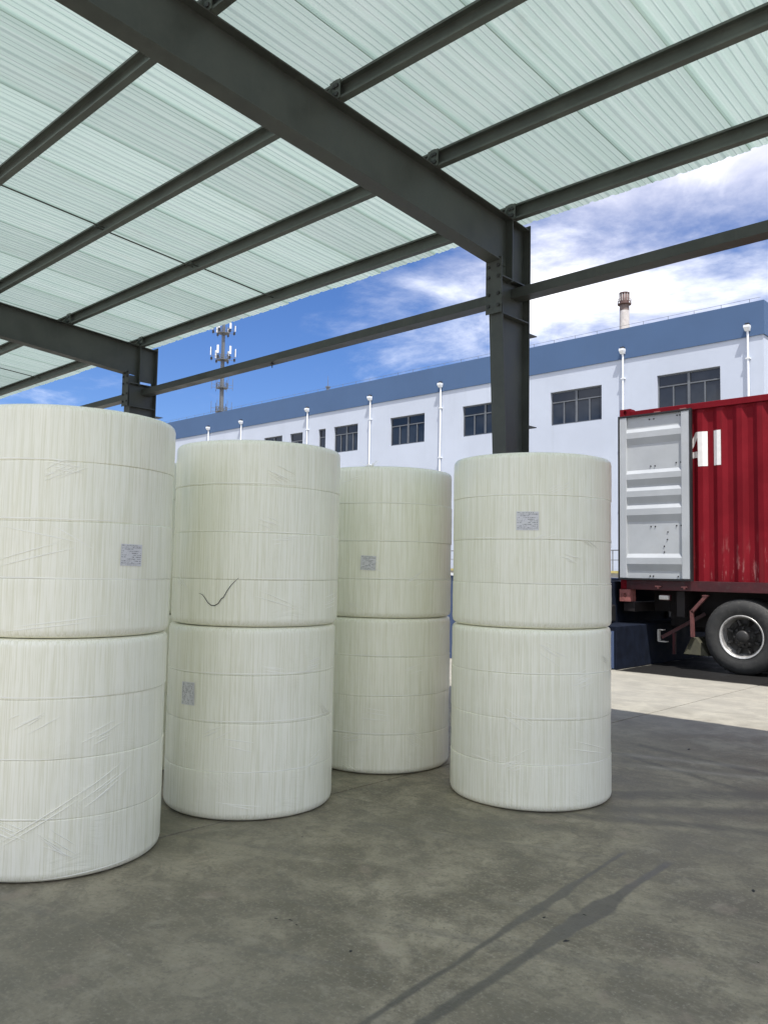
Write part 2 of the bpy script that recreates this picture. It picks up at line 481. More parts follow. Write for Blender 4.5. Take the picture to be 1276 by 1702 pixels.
# ------------------------------------------------------------------ mesh helpers
class MB:
    def __init__(self):
        self.v, self.f, self.sm = [], [], []

    def add(self, vs, fs, smooth=False):
        n = len(self.v)
        self.v += [tuple(p) for p in vs]
        for q in fs:
            self.f.append([n + i for i in q])
            self.sm.append(smooth)
        return self

    def box(self, x0, x1, y0, y1, z0, z1):
        vs = [(x, y, z) for z in (z0, z1) for y in (y0, y1) for x in (x0, x1)]
        return self.hexa(vs)

    def hexa(self, vs):
        return self.add(vs, [(0, 2, 3, 1), (4, 5, 7, 6), (0, 1, 5, 4), (2, 6, 7, 3), (0, 4, 6, 2), (1, 3, 7, 5)])

    def bar(self, p0, p1, wy, wz):
        """square bar from p0 to p1"""
        p0, p1 = Vector(p0), Vector(p1)
        dd = (p1 - p0).normalized()
        a = dd.cross(Vector((0, 0, 1)))
        if a.length < 1e-4:
            a = Vector((1, 0, 0))
        a.normalize()
        bb = dd.cross(a).normalized()
        vs = []
        for p in (p0, p1):
            for s2 in (-1, 1):
                for s1 in (-1, 1):
                    vs.append(p + a * s1 * wy / 2 + bb * s2 * wz / 2)
        return self.hexa(vs)

    def tube(self, p0, p1, r0, r1=None, n=12, caps=True):
        r1 = r0 if r1 is None else r1
        p0, p1 = Vector(p0), Vector(p1)
        dd = (p1 - p0).normalized()
        a = dd.cross(Vector((0, 0, 1)))
        if a.length < 1e-4:
            a = Vector((1, 0, 0))
        a.normalize()
        bb = dd.cross(a)
        vs = []
        for p, rr in ((p0, r0), (p1, r1)):
            for k in range(n):
                th = 2 * math.pi * k / n
                vs.append(p + (a * math.cos(th) + bb * math.sin(th)) * rr)
        self.add(vs, [(k, n + k, n + (k + 1) % n, (k + 1) % n) for k in range(n)], True)
        if caps:
            self.add(vs[:n], [tuple(range(n))])
            self.add(vs[n:], [tuple(range(n - 1, -1, -1))])
        return self

    def lathe(self, prof, n=48, axis='Z', centre=(0, 0, 0), wob=None, smooth=True):
        vs = []
        cx, cy, cz = centre
        for r_, z_ in prof:
            for k in range(n):
                th = 2 * math.pi * k / n
                rr = r_ * (1.0 + (wob(th, z_) if wob else 0.0))
                c_, s_ = rr * math.cos(th), rr * math.sin(th)
                if axis == 'Z':
                    vs.append((cx + c_, cy + s_, cz + z_))
                else:  # 'Y'
                    vs.append((cx + c_, cy + z_, cz + s_))
        fs = []
        for i in range(len(prof) - 1):
            for k in range(n):
                k2 = (k + 1) % n
                q = (i * n + k, i * n + k2, (i + 1) * n + k2, (i + 1) * n + k)
                fs.append(q if axis == 'Z' else q[::-1])
        return self.add(vs, fs, smooth)

    def prism(self, poly, fn0, fn1):
        """poly: 2-d outline (ccw), fn0/fn1 map to the two end planes"""
        n = len(poly)
        vs = [fn0(p) for p in poly] + [fn1(p) for p in poly]
        self.add(vs, [tuple(range(n - 1, -1, -1)), tuple(range(n, 2 * n))] + [(k, (k + 1) % n, n + (k + 1) % n, n + k) for k in range(n)])
        return self

    def mesh(self, name, mat, origin=(0, 0, 0)):
        me = bpy.data.meshes.new(name)
        ox, oy, oz = origin
        me.from_pydata([(x - ox, y - oy, z - oz) for x, y, z in self.v], [], self.f)
        me.polygons.foreach_set('use_smooth', self.sm)
        me.materials.append(mat)
        me.update()
        return me

    def build(self, name, mat, parent=None, origin=(0, 0, 0), loc=(0, 0, 0), bevel=0.0, fix=False):
        me = self.mesh(name, MAT[mat], origin)
        if fix:
            bm = bmesh.new()
            bm.from_mesh(me)
            bmesh.ops.recalc_face_normals(bm, faces=bm.faces)
            bm.to_mesh(me)
            bm.free()
        return link(name, me, parent, loc, bevel)


def link(name, me, parent=None, loc=(0, 0, 0), bevel=0.0):
    o = bpy.data.objects.new(name, me)
    C.objects.link(o)
    o.parent = parent
    o.location = loc
    if bevel:
        bv = o.modifiers.new('bevel', 'BEVEL')
        bv.width = bevel
        bv.segments = 2
        bv.limit_method = 'ANGLE'
    return o


def tag(o, label=None, cat=None, group=None, kind=None):
    for k, v in (('label', label), ('category', cat), ('group', group), ('kind', kind)):
        if v:
            o[k] = v
    return o


def thing(name, loc, label, cat, group=None):
    o = bpy.data.objects.new(name, None)
    C.objects.link(o)
    o.location = loc
    o.empty_display_size = 0.3
    return tag(o, label, cat, group)


# ------------------------------------------------------------------ ground: base sheet and concrete slabs
gm = MB()
gm.add([(-900, -900, -0.06), (900, -900, -0.06), (900, 900, -0.06), (-900, 900, -0.06)], [(0, 1, 2, 3)])
ground = tag(gm.build('ground', 'soil'), kind='structure', label='open concrete yard ground reaching under the canopy')
xs = [-66.7, -57.7, -48.7, -39.7, -30.7, -21.7, -12.7, -8.2, -3.7, 0.8, 5.3, 14.3, 26.0]
ys = [-16.0, -5.0, 15.0, 27.3]
slab_cache = {}
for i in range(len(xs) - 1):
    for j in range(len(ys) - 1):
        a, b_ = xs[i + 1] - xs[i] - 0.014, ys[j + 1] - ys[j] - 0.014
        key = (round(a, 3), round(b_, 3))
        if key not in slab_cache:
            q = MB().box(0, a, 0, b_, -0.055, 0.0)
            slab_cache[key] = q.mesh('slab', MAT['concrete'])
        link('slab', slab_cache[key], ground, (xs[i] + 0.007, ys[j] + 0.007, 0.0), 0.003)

# ------------------------------------------------------------------ white factory building
BX0, BX1, BY, BZ = -76.0, -10.30, 31.0, 11.657
BO = (BX1, BY, 0.0)
bld = thing('factory_building', BO, 'long white factory building with blue band along its roofline behind the truck', 'building')
WZ0, WZ1 = 7.93, 9.43
wins = [(-14.44, -11.90), (-19.43, -16.91), (-24.41, -21.79), (-29.27, -26.86), (-33.66, -31.72), (-34.97, -34.36),
        (-37.53, -36.37), (-40.04, -38.27), (-44.6, -42.1), (-49.6, -47.1), (-54.6, -52.1), (-59.6, -57.1)]
wl = MB()
wl.box(BX0, BX1, BY, BY + 0.28, 0.0, WZ0)
wl.box(BX0, BX1, BY, BY + 0.28, WZ1, 10.363)
edges = sorted(wins)
px = BX0
for a, b_ in edges:
    wl.box(px, a, BY, BY + 0.28, WZ0, WZ1)
    px = b_
wl.box(px, BX1, BY, BY + 0.28, WZ0, WZ1)
wl.build('front_wall', 'white_wall', bld, BO)
MB().box(BX1 - 0.28, BX1, BY + 0.281, BY + 30, 0.0, 10.363).build('side_wall', 'white_wall', bld, BO)
pb = MB()
pb.box(BX0, BX1 + 0.05, BY - 0.05, BY + 0.30, 10.364, BZ)
pb.box(BX1 - 0.25, BX1 + 0.05, BY + 0.301, BY + 30, 10.364, BZ)
pb.build('parapet_band', 'blue_band', bld, BO)
MB().box(BX0, BX1 - 0.3, BY + 0.31, BY + 30, 10.4, 10.7).build('roof', 'dock_grey', bld, BO)
MB().box(BX0, BX1 - 0.29, BY + 2.2, BY + 2.3, 6.6, 10.39).build('inner_wall', 'room', bld, BO)
MB().box(BX0, BX1 - 0.29, BY + 0.29, BY + 2.19, 6.4, 6.59).build('inner_floor', 'room', bld, BO)
pane_cache = {}


def window(x0, x1, ajar=False):
    wd, hg = x1 - x0, WZ1 - WZ0
    o = (x0, BY, WZ0)
    f = MB()
    fy0, fy1 = 0.10, 0.16
    fw_ = 0.055
    f.box(0.002, wd - 0.002, fy0, fy1, 0.002, fw_)
    f.box(0.002, wd - 0.002, fy0, fy1, hg - fw_, hg - 0.002)
    f.box(0.002, fw_, fy0, fy1, fw_ + 0.001, hg - fw_ - 0.001)
    f.box(wd - fw_, wd - 0.002, fy0, fy1, fw_ + 0.001, hg - fw_ - 0.001)
    tz = hg * 0.67
    two = wd > 1.5
    f.box(fw_ + 0.001, wd - fw_ - 0.001, fy0 + 0.004, fy1, tz, tz + fw_)
    if two:
        f.box(wd / 2 - 0.05, wd / 2 + 0.05, fy0 - 0.01, fy1, fw_ + 0.001, hg - fw_ - 0.001)
    cols = [0, .25, .5, .75, 1.0] if two else ([0, .5, 1.0] if wd > 0.9 else [0, 1.0])
    for k in cols[1:-1]:
        if not (two and k == .5):
            f.box(wd * k - 0.028, wd * k + 0.028, fy0 + 0.006, fy1, fw_ + 0.001, tz - 0.001)
    fr = f.build('window', 'alu', bld, (0, 0, 0), (o[0] - BO[0], o[1] - BO[1], o[2]))
    rects = [(a * wd, b2 * wd, 0, tz) for a, b2 in zip(cols[:-1], cols[1:])]
    rects += [(0, wd / 2, tz + fw_, hg), (wd / 2, wd, tz + fw_, hg)] if two else [(0, wd, tz + fw_, hg)]
    for k, (a, b2, c_, d_) in enumerate(rects):
        yy = 0.125 + (0.02 if k % 2 else 0.0)
        p = MB().box(a + 0.03, b2 - 0.03, yy, yy + 0.008, c_ + 0.02, d_ - 0.02)
        p.build('pane', 'glass', fr)


for a, b_ in wins:
    window(a, b_)
for x in (-10.83, -15.88, -20.80, -25.74, -30.70, -35.88, -42.34, -46.0, -51.0, -56.0):
    dp = MB()
    dp.tube((x, BY - 0.10, 0.05), (x, BY - 0.10, 10.62), 0.042, n=12)
    for zz in (2.0, 4.5, 7.0, 9.5):
        dp.box(x - 0.075, x + 0.075, BY - 0.16, BY - 0.001, zz, zz + 0.04)
    dpo = dp.build('downpipe', 'pvc', bld, BO)
    hp = MB()
    hp.hexa([(x - 0.08, BY - 0.18, 10.56), (x + 0.08, BY - 0.18, 10.56), (x - 0.08, BY - 0.055, 10.56), (x + 0.08, BY - 0.055, 10.56),
             (x - 0.105, BY - 0.26, 10.68), (x + 0.105, BY - 0.26, 10.68), (x - 0.105, BY - 0.055, 10.68), (x + 0.105, BY - 0.055, 10.68)])
    hp.box(x - 0.105, x + 0.105, BY - 0.26, BY - 0.055, 10.681, 10.77)
    hp.build('hopper_head', 'pvc', dpo, BO)
    MB().box(x - 0.07, x + 0.07, BY - 0.20, BY - 0.052, 10.772, 10.85).build('outlet_spout', 'black', dpo, BO)
pm = MB().tube((0, 0, 0), (0, 0, 0.17), 0.010, n=6).mesh('lightning_post', MAT['galv'])
k = 0
x = BX1 - 0.5
while x > -60:
    link('lightning_post', pm, bld, (x - BO[0], 0.06, BZ))
    x -= 1.06
MB().tube((-60, BY + 0.06, BZ + 0.16), (BX1 - 0.1, BY + 0.06, BZ + 0.16), 0.007, n=6).build('lightning_wire', 'galv', bld, BO)
mast = MB().tube((-37.07, 33.55, 10.7), (-37.07, 33.55, 12.7), 0.10, n=8).tube((-37.07, 33.55, 12.7), (-37.07, 33.55, 13.4), 0.02, 0.008, n=6)
mast.box(-37.19, -36.95, 33.43, 33.67, 12.66, 12.72)
tag(mast.build('lightning_mast', 'galv', None, (-37.07, 33.55, 10.7), (-37.07, 33.55, 10.7)),
    'thin grey mast rising above the blue roof edge of the white building', 'mast')

# raised platform with railing along the building
plt = thing('loading_platform', (-30, 28, 0), 'raised concrete platform with yellow edge and railing along the white building', 'platform')
PO = (-30, 28, 0)
MB().box(-60, BX1 - 1.5, 28.0, 30.84, 0, 1.40).build('deck', 'dock_grey', plt, PO)
MB().box(-60, BX1 - 1.5, 27.96, 28.25, 1.401, 1.49).build('edge', 'yellow', plt, PO)
rl = MB().tube((-60, 28.15, 2.27), (BX1 - 1.6, 28.15, 2.27), 0.022, n=8)
rl.build('handrail', 'galv', plt, PO)
MB().tube((-60, 28.15, 1.9), (BX1 - 1.6, 28.15, 1.9), 0.014, n=8).build('mid_rail', 'galv', plt, PO)
rp = MB().tube((0, 0, 1.49), (0, 0, 2.27), 0.022, n=8).mesh('rail_post', MAT['galv'])
x = BX1 - 1.6
while x > -60:
    link('rail_post', rp, plt, (x - PO[0], 0.15, 0))
    x -= 1.5

# ------------------------------------------------------------------ chimney and telecom tower
CX, CY = -91.05, 178.07
ch = thing('factory_chimney', (CX, CY, 0), 'tall pale factory chimney with red railed top above the blue parapet', 'chimney')
ch0 = (CX, CY, 0)
MB().lathe([(1.75, 0), (1.25, 52), (1.14, 64.8)], 32, centre=ch0).build('shaft', 'stack_white', ch, ch0)
MB().lathe([(1.145, 64.8), (1.12, 66.2)], 32, centre=ch0).build('dark_band', 'stack_grey', ch, ch0)
MB().lathe([(1.121, 66.2), (1.115, 68.9), (0.85, 68.9), (0.85, 66)], 32, centre=ch0).build('red_band', 'stack_red', ch, ch0)
MB().lathe([(1.10, 66.2), (1.62, 66.35), (1.62, 66.50), (1.10, 66.55)], 32, centre=ch0, smooth=False).build('gallery', 'stack_red', ch, ch0)
gr = MB()
for z in (67.0, 67.55):
    for k in range(24):
        a0, a1 = 2 * math.pi * k / 24, 2 * math.pi * (k + 1) / 24
        gr.bar((CX + 1.58 * math.cos(a0), CY + 1.58 * math.sin(a0), z), (CX + 1.58 * math.cos(a1), CY + 1.58 * math.sin(a1), z), 0.06, 0.06)
gr.build('gallery_rail', 'stack_red', ch, ch0)
for k in range(12):
    a0 = 2 * math.pi * k / 12
    MB().bar((CX + 1.58 * math.cos(a0), CY + 1.58 * math.sin(a0), 66.5), (CX + 1.58 * math.cos(a0), CY + 1.58 * math.sin(a0), 67.6), 0.07, 0.07).build('rail_post', 'stack_red', ch, ch0)
    MB().bar((CX + 1.13 * math.cos(a0), CY + 1.13 * math.sin(a0), 67.2), (CX + 1.13 * math.cos(a0), CY + 1.13 * math.sin(a0), 69.3), 0.22, 0.05).build('pale_stripe', 'stack_white', ch, ch0)
MB().lathe([(1.0, 68.9), (1.24, 69.0), (1.24, 69.25), (0.86, 69.3)], 32, centre=ch0, smooth=False).build('crown_ring', 'stack_red', ch, ch0)

TX, TY = -147.95, 102.5
tw0 = (TX, TY, 0)
tw = thing('telecom_tower', tw0, 'grey telecom tower with rings of white antennas in the blue sky', 'tower')
MB().lathe([(1.1, 0), (0.50, 35), (0.36, 48), (0.30, 55.5)], 20, centre=tw0).build('pole', 'galv', tw, tw0)
ld = MB()
for z in range(20, 110):
    zz = 12 + z * 0.4
    ld.bar((TX + 0.62, TY - 0.50, zz), (TX + 0.30, TY - 0.72, zz), 0.06, 0.06)
for q in ((0.62, -0.50), (0.30, -0.72)):
    ld.bar((TX + q[0], TY + q[1], 10), (TX + q[0], TY + q[1], 55), 0.06, 0.06)
ld.build('ladder', 'galv', tw, tw0)
for pz, rad, kind in ((53.0, 2.3, 1), (47.0, 2.5, 1), (40.7, 2.3, 0), (35.4, 2.2, 0)):
    pf = MB()
    pf.lathe([(0.45, pz - 0.1), (1.25, pz - 0.06), (1.25, pz + 0.06), (0.45, pz + 0.1)], 16, centre=tw0, smooth=False)
    for k in range(12):
        a0, a1 = 2 * math.pi * k / 12, 2 * math.pi * (k + 1) / 12
        P = lambda a, r_, z: (TX + r_ * math.cos(a), TY + r_ * math.sin(a), z)
        for z in (pz + 0.55, pz + 1.05):
            pf.bar(P(a0, 1.25, z), P(a1, 1.25, z), 0.06, 0.06)
        pf.bar(P(a0, 1.25, pz), P(a0, 1.25, pz + 1.05), 0.06, 0.06)
        if k % 2 == 0:
            pf.bar(P(a0, 1.25, pz + 0.1), P(a0, rad, pz + 0.1), 0.07, 0.07)
            pf.bar(P(a0, 1.25, pz + 0.8), P(a0, rad, pz + 0.8), 0.07, 0.07)
    pfo = pf.build('platform', 'galv', tw, tw0)
    for k in range(6):
        a0 = 2 * math.pi * k / 6 + 0.0
        c_ = (TX + rad * math.cos(a0), TY + rad * math.sin(a0))
        MB().tube((c_[0], c_[1], pz - 0.4), (c_[0], c_[1], pz + 2.3), 0.05, n=8).build('mounting_pole', 'galv', pfo, tw0)
        if kind:
            ca, sa = math.cos(a0), math.sin(a0)
            pn = MB()
            vs = []
            for z in (pz + (0.6 if pz > 50 else 0.9), pz + (1.9 if pz > 50 else 2.7)):
                for u in (-0.09, 0.09):
                    for v_ in (-0.22, 0.22):
                        rr = 0.2 + u
                        vs.append((c_[0] + ca * rr - sa * v_, c_[1] + sa * rr + ca * v_, z))
            pn.hexa(vs)
            pn.build('antenna_panel', 'antenna', pfo, tw0, fix=True, bevel=0.03)
            MB().box(c_[0] - 0.2, c_[0] + 0.2, c_[1] - 0.15, c_[1] + 0.15, pz - 0.1, pz + 0.5).build('radio_unit', 'bolt', pfo, tw0)

# ------------------------------------------------------------------ steel canopy
CO = (-4.3, 6.2, 0.0)
can = thing('steel_canopy', CO, 'grey steel canopy with pale green corrugated translucent roof over the rolls', 'canopy')
SL = 0.0719


def zr(y):
    return 4.652 - SL * (y - 6.097)


def zb(y):
    return 4.205 - 0.080 * (y - 5.914)


YB = -0.45     # rear edge of the roof
YE = 6.50     # eave
frames = [-24.34, -17.66, -10.98, -4.30, 2.30]
XL, XR = -25.2, 3.3


def flange(mb, X, hw, y0, z0, y1, z1, th):
    """inclined flange plate in the y-z direction, th above (z0,z1)"""
    mb.hexa([(X - hw, y0, z0), (X + hw, y0, z0), (X - hw, y1, z1), (X + hw, y1, z1),
             (X - hw, y0, z0 + th), (X + hw, y0, z0 + th), (X - hw, y1, z1 + th), (X + hw, y1, z1 + th)])


def bolt_mesh():
    q = MB()
    q.lathe([(0.0001, -0.012), (0.017, -0.012), (0.017, 0.0)], 6, axis='Y', smooth=False)
    return q.mesh('bolt', MAT['bolt'])


bolt_me = bolt_mesh()


def bolt(parent, x, y, z):
    link('bolt', bolt_me, parent, (x - CO[0], y - CO[1], z - CO[2]))


for X in frames:
    near_cam = X > -12 and X < 0
    # rafter
    r_ = MB()
    y0, y1 = YB, 6.36
    hw, tf = 0.075, 0.010
    flange(r_, X, hw, y0, zr(y0) - tf, y1, zr(y1) - tf, tf)
    flange(r_, X, hw, y0, zb(y0), 5.94, zb(5.94), tf)
    r_.hexa([(X - 0.004, y0, zb(y0) + tf), (X + 0.004, y0, zb(y0) + tf), (X - 0.004, y1, zb(y1) + tf), (X + 0.004, y1, zb(y1) + tf),
             (X - 0.004, y0, zr(y0) - tf - .0005), (X + 0.004, y0, zr(y0) - tf - .0005), (X - 0.004, y1, zr(y1) - tf - .0005), (X + 0.004, y1, zr(y1) - tf - .0005)])
    if abs(X + 10.98) > 0.1:
        r_.box(X - 0.0035, X + 0.0035, 5.96, 6.361, 4.076, 4.20)
    else:       # this knee leaves a slot open under the beam
        r_.box(X - 0.0035, X + 0.0035, 5.96, 6.12, 4.076, 4.20)
        r_.box(X - 0.0035, X + 0.0035, 6.121, 6.361, 4.125, 4.199)
        r_.box(X - 0.0035, X + 0.0035, 6.32, 6.3605, 4.076, 4.124)
    ro = r_.build('rafter', 'steel', can, CO, bevel=0.002)
    for yy in (6.09,):          # web stiffeners
        if yy == 6.09:
            for sx in (-1, 1):
                MB().box(X + sx * 0.0395 - 0.035, X + sx * 0.0395 + 0.035, yy - 0.006, yy + 0.006, 4.05, zr(yy) - tf - 0.002).build('stiffener', 'steel', ro, CO)
    # end plate outside
    MB().box(X - 0.082, X + 0.082, 6.362, 6.376, 4.06, 4.672).build('end_plate', 'steel', ro, CO, bevel=0.002)
    # column, tapered
    c_ = MB()

    def yn(z):
        return 6.135 - 0.0545 * z
    zt = 4.07
    ztn = 4.19
    c_.hexa([(X - hw, yn(0), 0.012), (X + hw, yn(0), 0.012), (X - hw, yn(0) + 0.010, 0.012), (X + hw, yn(0) + 0.010, 0.012),
             (X - hw, yn(ztn), ztn), (X + hw, yn(ztn), ztn), (X - hw, yn(ztn) + 0.010, ztn), (X + hw, yn(ztn) + 0.010, ztn)])
    c_.box(X - hw, X + hw, 6.365, 6.375, 0.012, 4.055)
    c_.hexa([(X - 0.004, yn(0) + 0.0105, 0.012), (X + 0.004, yn(0) + 0.0105, 0.012), (X - 0.004, 6.3645, 0.012), (X + 0.004, 6.3645, 0.012),
             (X - 0.004, yn(zt) + 0.0105, zt), (X + 0.004, yn(zt) + 0.0105, zt), (X - 0.004, 6.3645, zt), (X + 0.004, 6.3645, zt)])
    co_ = c_.build('column', 'steel', can, CO, bevel=0.002)
    MB().box(X - 0.14, X + 0.14, 6.02, 6.46, 0.0, 0.011).build('base_plate', 'steel', co_, CO)
    for zz in (3.72, 4.065):
        for sx in (-1, 1):
            MB().box(X + sx * 0.039 - 0.034, X + sx * 0.039 + 0.034, yn(zz) + 0.012, 6.364, zz, zz + 0.010).build('stiffener', 'steel', co_, CO)
    # bolted joint plate on the inside of the knee
    MB().box(X - 0.088, X + 0.088, 5.895, 5.903, 3.72, 4.24).build('joint_plate', 'steel', co_, CO, bevel=0.002)
    if near_cam:
        for zz in (3.79, 3.90, 4.06, 4.16):
            for sx in (-1, 1):
                bolt(co_, X + sx * 0.055, 5.895, zz)
    # girt cleats on the outside
    for zz in (3.62, 2.74, 1.85, 0.95):
        MB().hexa([(X - 0.06, 6.376, zz), (X + 0.075, 6.376, zz), (X - 0.06, 6.50, zz), (X + 0.075, 6.50, zz),
                   (X - 0.06, 6.376, zz + 0.008), (X + 0.075, 6.376, zz + 0.008), (X - 0.06, 6.50, zz + 0.008), (X + 0.075, 6.50, zz + 0.008)]).build('girt_cleat', 'steel', co_, CO)
    # rear column
    rc = MB()
    rc.box(X - hw, X + hw, -0.43, -0.42, 0.0, zb(-0.42) - 0.002)
    rc.box(X - hw, X + hw, -0.13, -0.12, 0.0, zb(-0.12) - 0.006)
    rc.box(X - 0.004, X + 0.004, -0.4195, -0.1305, 0.0, zb(-0.12) - 0.01)
    rc.build('rear_column', 'steel', can, CO)

# a conduit beside the second column
MB().tube((-11.12, 5.98, 0), (-11.12, 5.98, 4.1), 0.012, n=8).build('conduit', 'galv', can, CO)

# purlins (lipped channels), cleats, sag rods
PY = [6.10 - 1.118 * k for k in range(6)]
prof = [(0.0, 0.0), (0.055, 0.0), (0.055, 0.018), (0.051, 0.018), (0.051, 0.004), (0.004, 0.004), (0.004, 0.136), (0.051, 0.136), (0.051, 0.122), (0.055, 0.122), (0.055, 0.140), (0.0, 0.140)]
for ip, y in enumerate(PY):
    q = MB()
    zz = zr(y) + 0.001
    q.prism(prof, lambda p: (XL + 0.1, y + 0.055 - p[0], zz + p[1] - SL * (0.055 - p[0])), lambda p: (XR - 0.1, y + 0.055 - p[0], zz + p[1] - SL * (0.055 - p[0])))
    q.build('purlin', 'purlin', can, CO, fix=True)
    for X in frames:
        cl = MB()
        cl.box(X - 0.015, X + 0.095, y - 0.010, y - 0.002, zz + 0.002, zz + 0.150)
        cl.prism([(0, 0), (0.07, 0), (0.0, 0.11)], lambda p: (X - 0.002, y - 0.010 - p[0], zz + 0.002 + p[1] + SL * p[0]), lambda p: (X + 0.006, y - 0.010 - p[0], zz + 0.002 + p[1] + SL * p[0]))
        clo = cl.build('purlin_cleat', 'purlin', can, CO, fix=True)
        if X in (-4.30, -10.98):
            for bx, bz in ((0.035, 0.035), (0.065, 0.035), (0.035, 0.10), (0.065, 0.10)):
                bolt(clo, X + bx, y - 0.010, zz + bz)
for X in (frames[i] + 3.13 for i in range(4)):
    for ip in range(len(PY) - 1):
        ya, yb = PY[ip], PY[ip + 1]
        dx = 0.03 * (-1) ** ip
        sr = MB().tube((X + dx, ya + 0.03, zr(ya) + 0.062), (X + dx, yb - 0.03, zr(yb) + 0.068), 0.008, n=8)
        sr.tube((X + dx, yb - 0.05, zr(yb) + 0.068), (X + dx, yb - 0.002, zr(yb) + 0.068), 0.011, n=6)
        sr.build('sag_rod', 'steel', can, CO)
for i in range(len(frames) - 1):
    xa, xb = frames[i] + 0.006, frames[i + 1] - 0.006
    gp = [(0.0, 0.0), (0.15, 0.0), (0.15, 0.09), (0.145, 0.09), (0.145, 0.005), (0.005, 0.005), (0.005, 0.09), (0.0, 0.09)]
    gz = 3.925
    gq = MB().prism(gp, lambda p: (xa, 6.16 + p[0], gz + p[1]), lambda p: (xb, 6.16 + p[0], gz + p[1]))
    go = gq.build('girt', 'steel', can, CO, fix=True, bevel=0.002)
    xm = (xa + xb) / 2 - 0.25
    MB().tube((xm, 6.2, gz - 0.07), (xm, 6.2, gz + 0.01), 0.006, n=8).box(xm - 0.012, xm + 0.012, 6.185, 6.215, gz - 0.03, gz - 0.008).build('tie_bolt', 'bolt', go, CO)

# roof sheets
PITCH, NP = 0.205, 4
SW = PITCH * NP


def sheet_mesh(seed):
    rnd = random.Random(seed)
    xp = []
    for k in range(NP):
        b0 = k * PITCH
        for dx, dz in ((0.0, 0.0), (0.020, 0.010), (0.044, 0.010), (0.064, 0.0), (0.098, 0.0), (0.104, 0.004), (0.112, 0.004), (0.118, 0.0), (0.150, 0.0), (0.156, 0.004), (0.164, 0.004), (0.170, 0.0)):
            xp.append((b0 + dx, dz))
    b0 = NP * PITCH
    for dx, dz in ((0.0, 0.0), (0.006, 0.0042)):
        xp.append((b0 + dx, dz + 0.0035))
    ny = 20
    vs = []
    ph = rnd.random() * 6
    for j in range(ny + 1):
        y = YB + (YE - YB) * j / ny
        sag = -0.004 * math.sin((y - PY[0]) / 1.118 * math.pi) ** 2
        for x_, z_ in xp:
            vs.append((x_, y + (rnd.uniform(-.004, .004) if j == ny else 0), zr(y) + 0.146 + z_ + sag + 0.0015 * math.sin(x_ * 9 + ph + y)))
    n = len(xp)
    fs = [(j * n + i, j * n + i + 1, (j + 1) * n + i + 1, (j + 1) * n + i) for j in range(ny) for i in range(n - 1)]
    me = bpy.data.meshes.new('roof_sheet')
    me.from_pydata([(v[0], v[1] - CO[1], v[2]) for v in vs], [], fs)
    me.materials.append(MAT['sheet'])
    return me


sheets = [sheet_mesh(s) for s in range(4)]
x, k = XL, 0
while x < XR - SW:
    link('roof_sheet', sheets[(k * 3 + k // 4) % 4], can, (x - CO[0], random.uniform(-0.012, 0.012), 0))
    x += SW
    k += 1

# ------------------------------------------------------------------ blue loading dock behind the truck
DO = (-8.0, 12.0, 0)
dk = thing('loading_dock', DO, 'blue painted loading dock block at the rear of the red container', 'dock')
MB().box(-14.0, -6.90, 10.06, 14.4, 0, 1.30).build('platform', 'dock_blue', dk, DO, bevel=0.01)
MB().box(-6.898, -6.12, 10.82, 14.4, 0, 1.26).build('end_block', 'dock_shaded', dk, DO, bevel=0.01)
MB().box(-6.118, -5.66, 10.80, 14.4, 0, 0.62).build('ledge', 'dock_shaded', dk, DO, bevel=0.01)
MB().box(-6.115, -5.70, 10.785, 10.798, 0.02, 0.55).build('lit_front', 'dock_blue', dk, DO)  # thin panel in the lighter blue, painting in the ledge's sunlit front
MB().box(-14.0, -6.88, 10.04, 10.20, 1.302, 1.345).build('kerb', 'pvc', dk, DO)
for yy in (11.3, 13.4):
    MB().box(-6.11, -6.06, yy, yy + 0.25, 0.64, 0.90).build('bumper', 'gasket', dk, DO, bevel=0.02)
MB().box(-6.85, -6.13, 10.78, 10.818, 0.62, 1.27).build('rubber_skirt', 'gasket', dk, DO, bevel=0.008)
MB().box(-6.11, -5.98, 10.79, 11.20, 0.64, 1.20).build('corner_bumper', 'gasket', dk, DO, bevel=0.03)

# ------------------------------------------------------------------ trailer and container
YS = 11.66                      # near side plane of the container
X0, XE = -6.045, -6.045 + 12.19
Z0, Z1 = 0.955, 3.945
YF = YS + 2.438
KO = (X0, YS, 0.9)
cn = thing('shipping_container', (X0, YS, Z0), 'dark red corrugated shipping container with grey door swung open against its side', 'container')
KO = (X0, YS, Z0)


def corr(x):
    """corrugation depth behind the outer face"""
    p = 0.280
    t_ = ((x - X0 - 0.1) % p) / p
    if t_ < 0.26:
        return 0.0
    if t_ < 0.50:
        return (t_ - 0.26) / 0.24 * 0.036
    if t_ < 0.76:
        return 0.036
    return (1 - (t_ - 0.76) / 0.24) * 0.036


def wall(y_face, sgn, name):
    q = MB()
    pts = [X0 + 0.12]
    p = 0.280
    k_ = 0
    while True:
        b0 = X0 + 0.1 + k_ * p
        if b0 > XE - 0.15:
            break
        for t_ in (0.0, 0.26, 0.50, 0.76):
            if X0 + 0.13 < b0 + t_ * p < XE - 0.12:
                pts.append(b0 + t_ * p)
        k_ += 1
    pts.append(XE - 0.11)
    za, zb_ = 1.29, 3.81
    vs = []
    for x_ in pts:
        dy = 0.022 + corr(x_)
        for z_, e in ((za, 0.0), (zb_ - 0.05, 0.0), (zb_, 0.5)):
            vs.append((x_, y_face + sgn * (dy * (1 - e) + 0.030 * e), z_))
    fs = []
    for i_ in range(len(pts) - 1):
        for j_ in range(2):
            fs.append((i_ * 3 + j_, (i_ + 1) * 3 + j_, (i_ + 1) * 3 + j_ + 1, i_ * 3 + j_ + 1))
    q.add(vs, fs)
    return q.build(name, 'red', cn, KO)


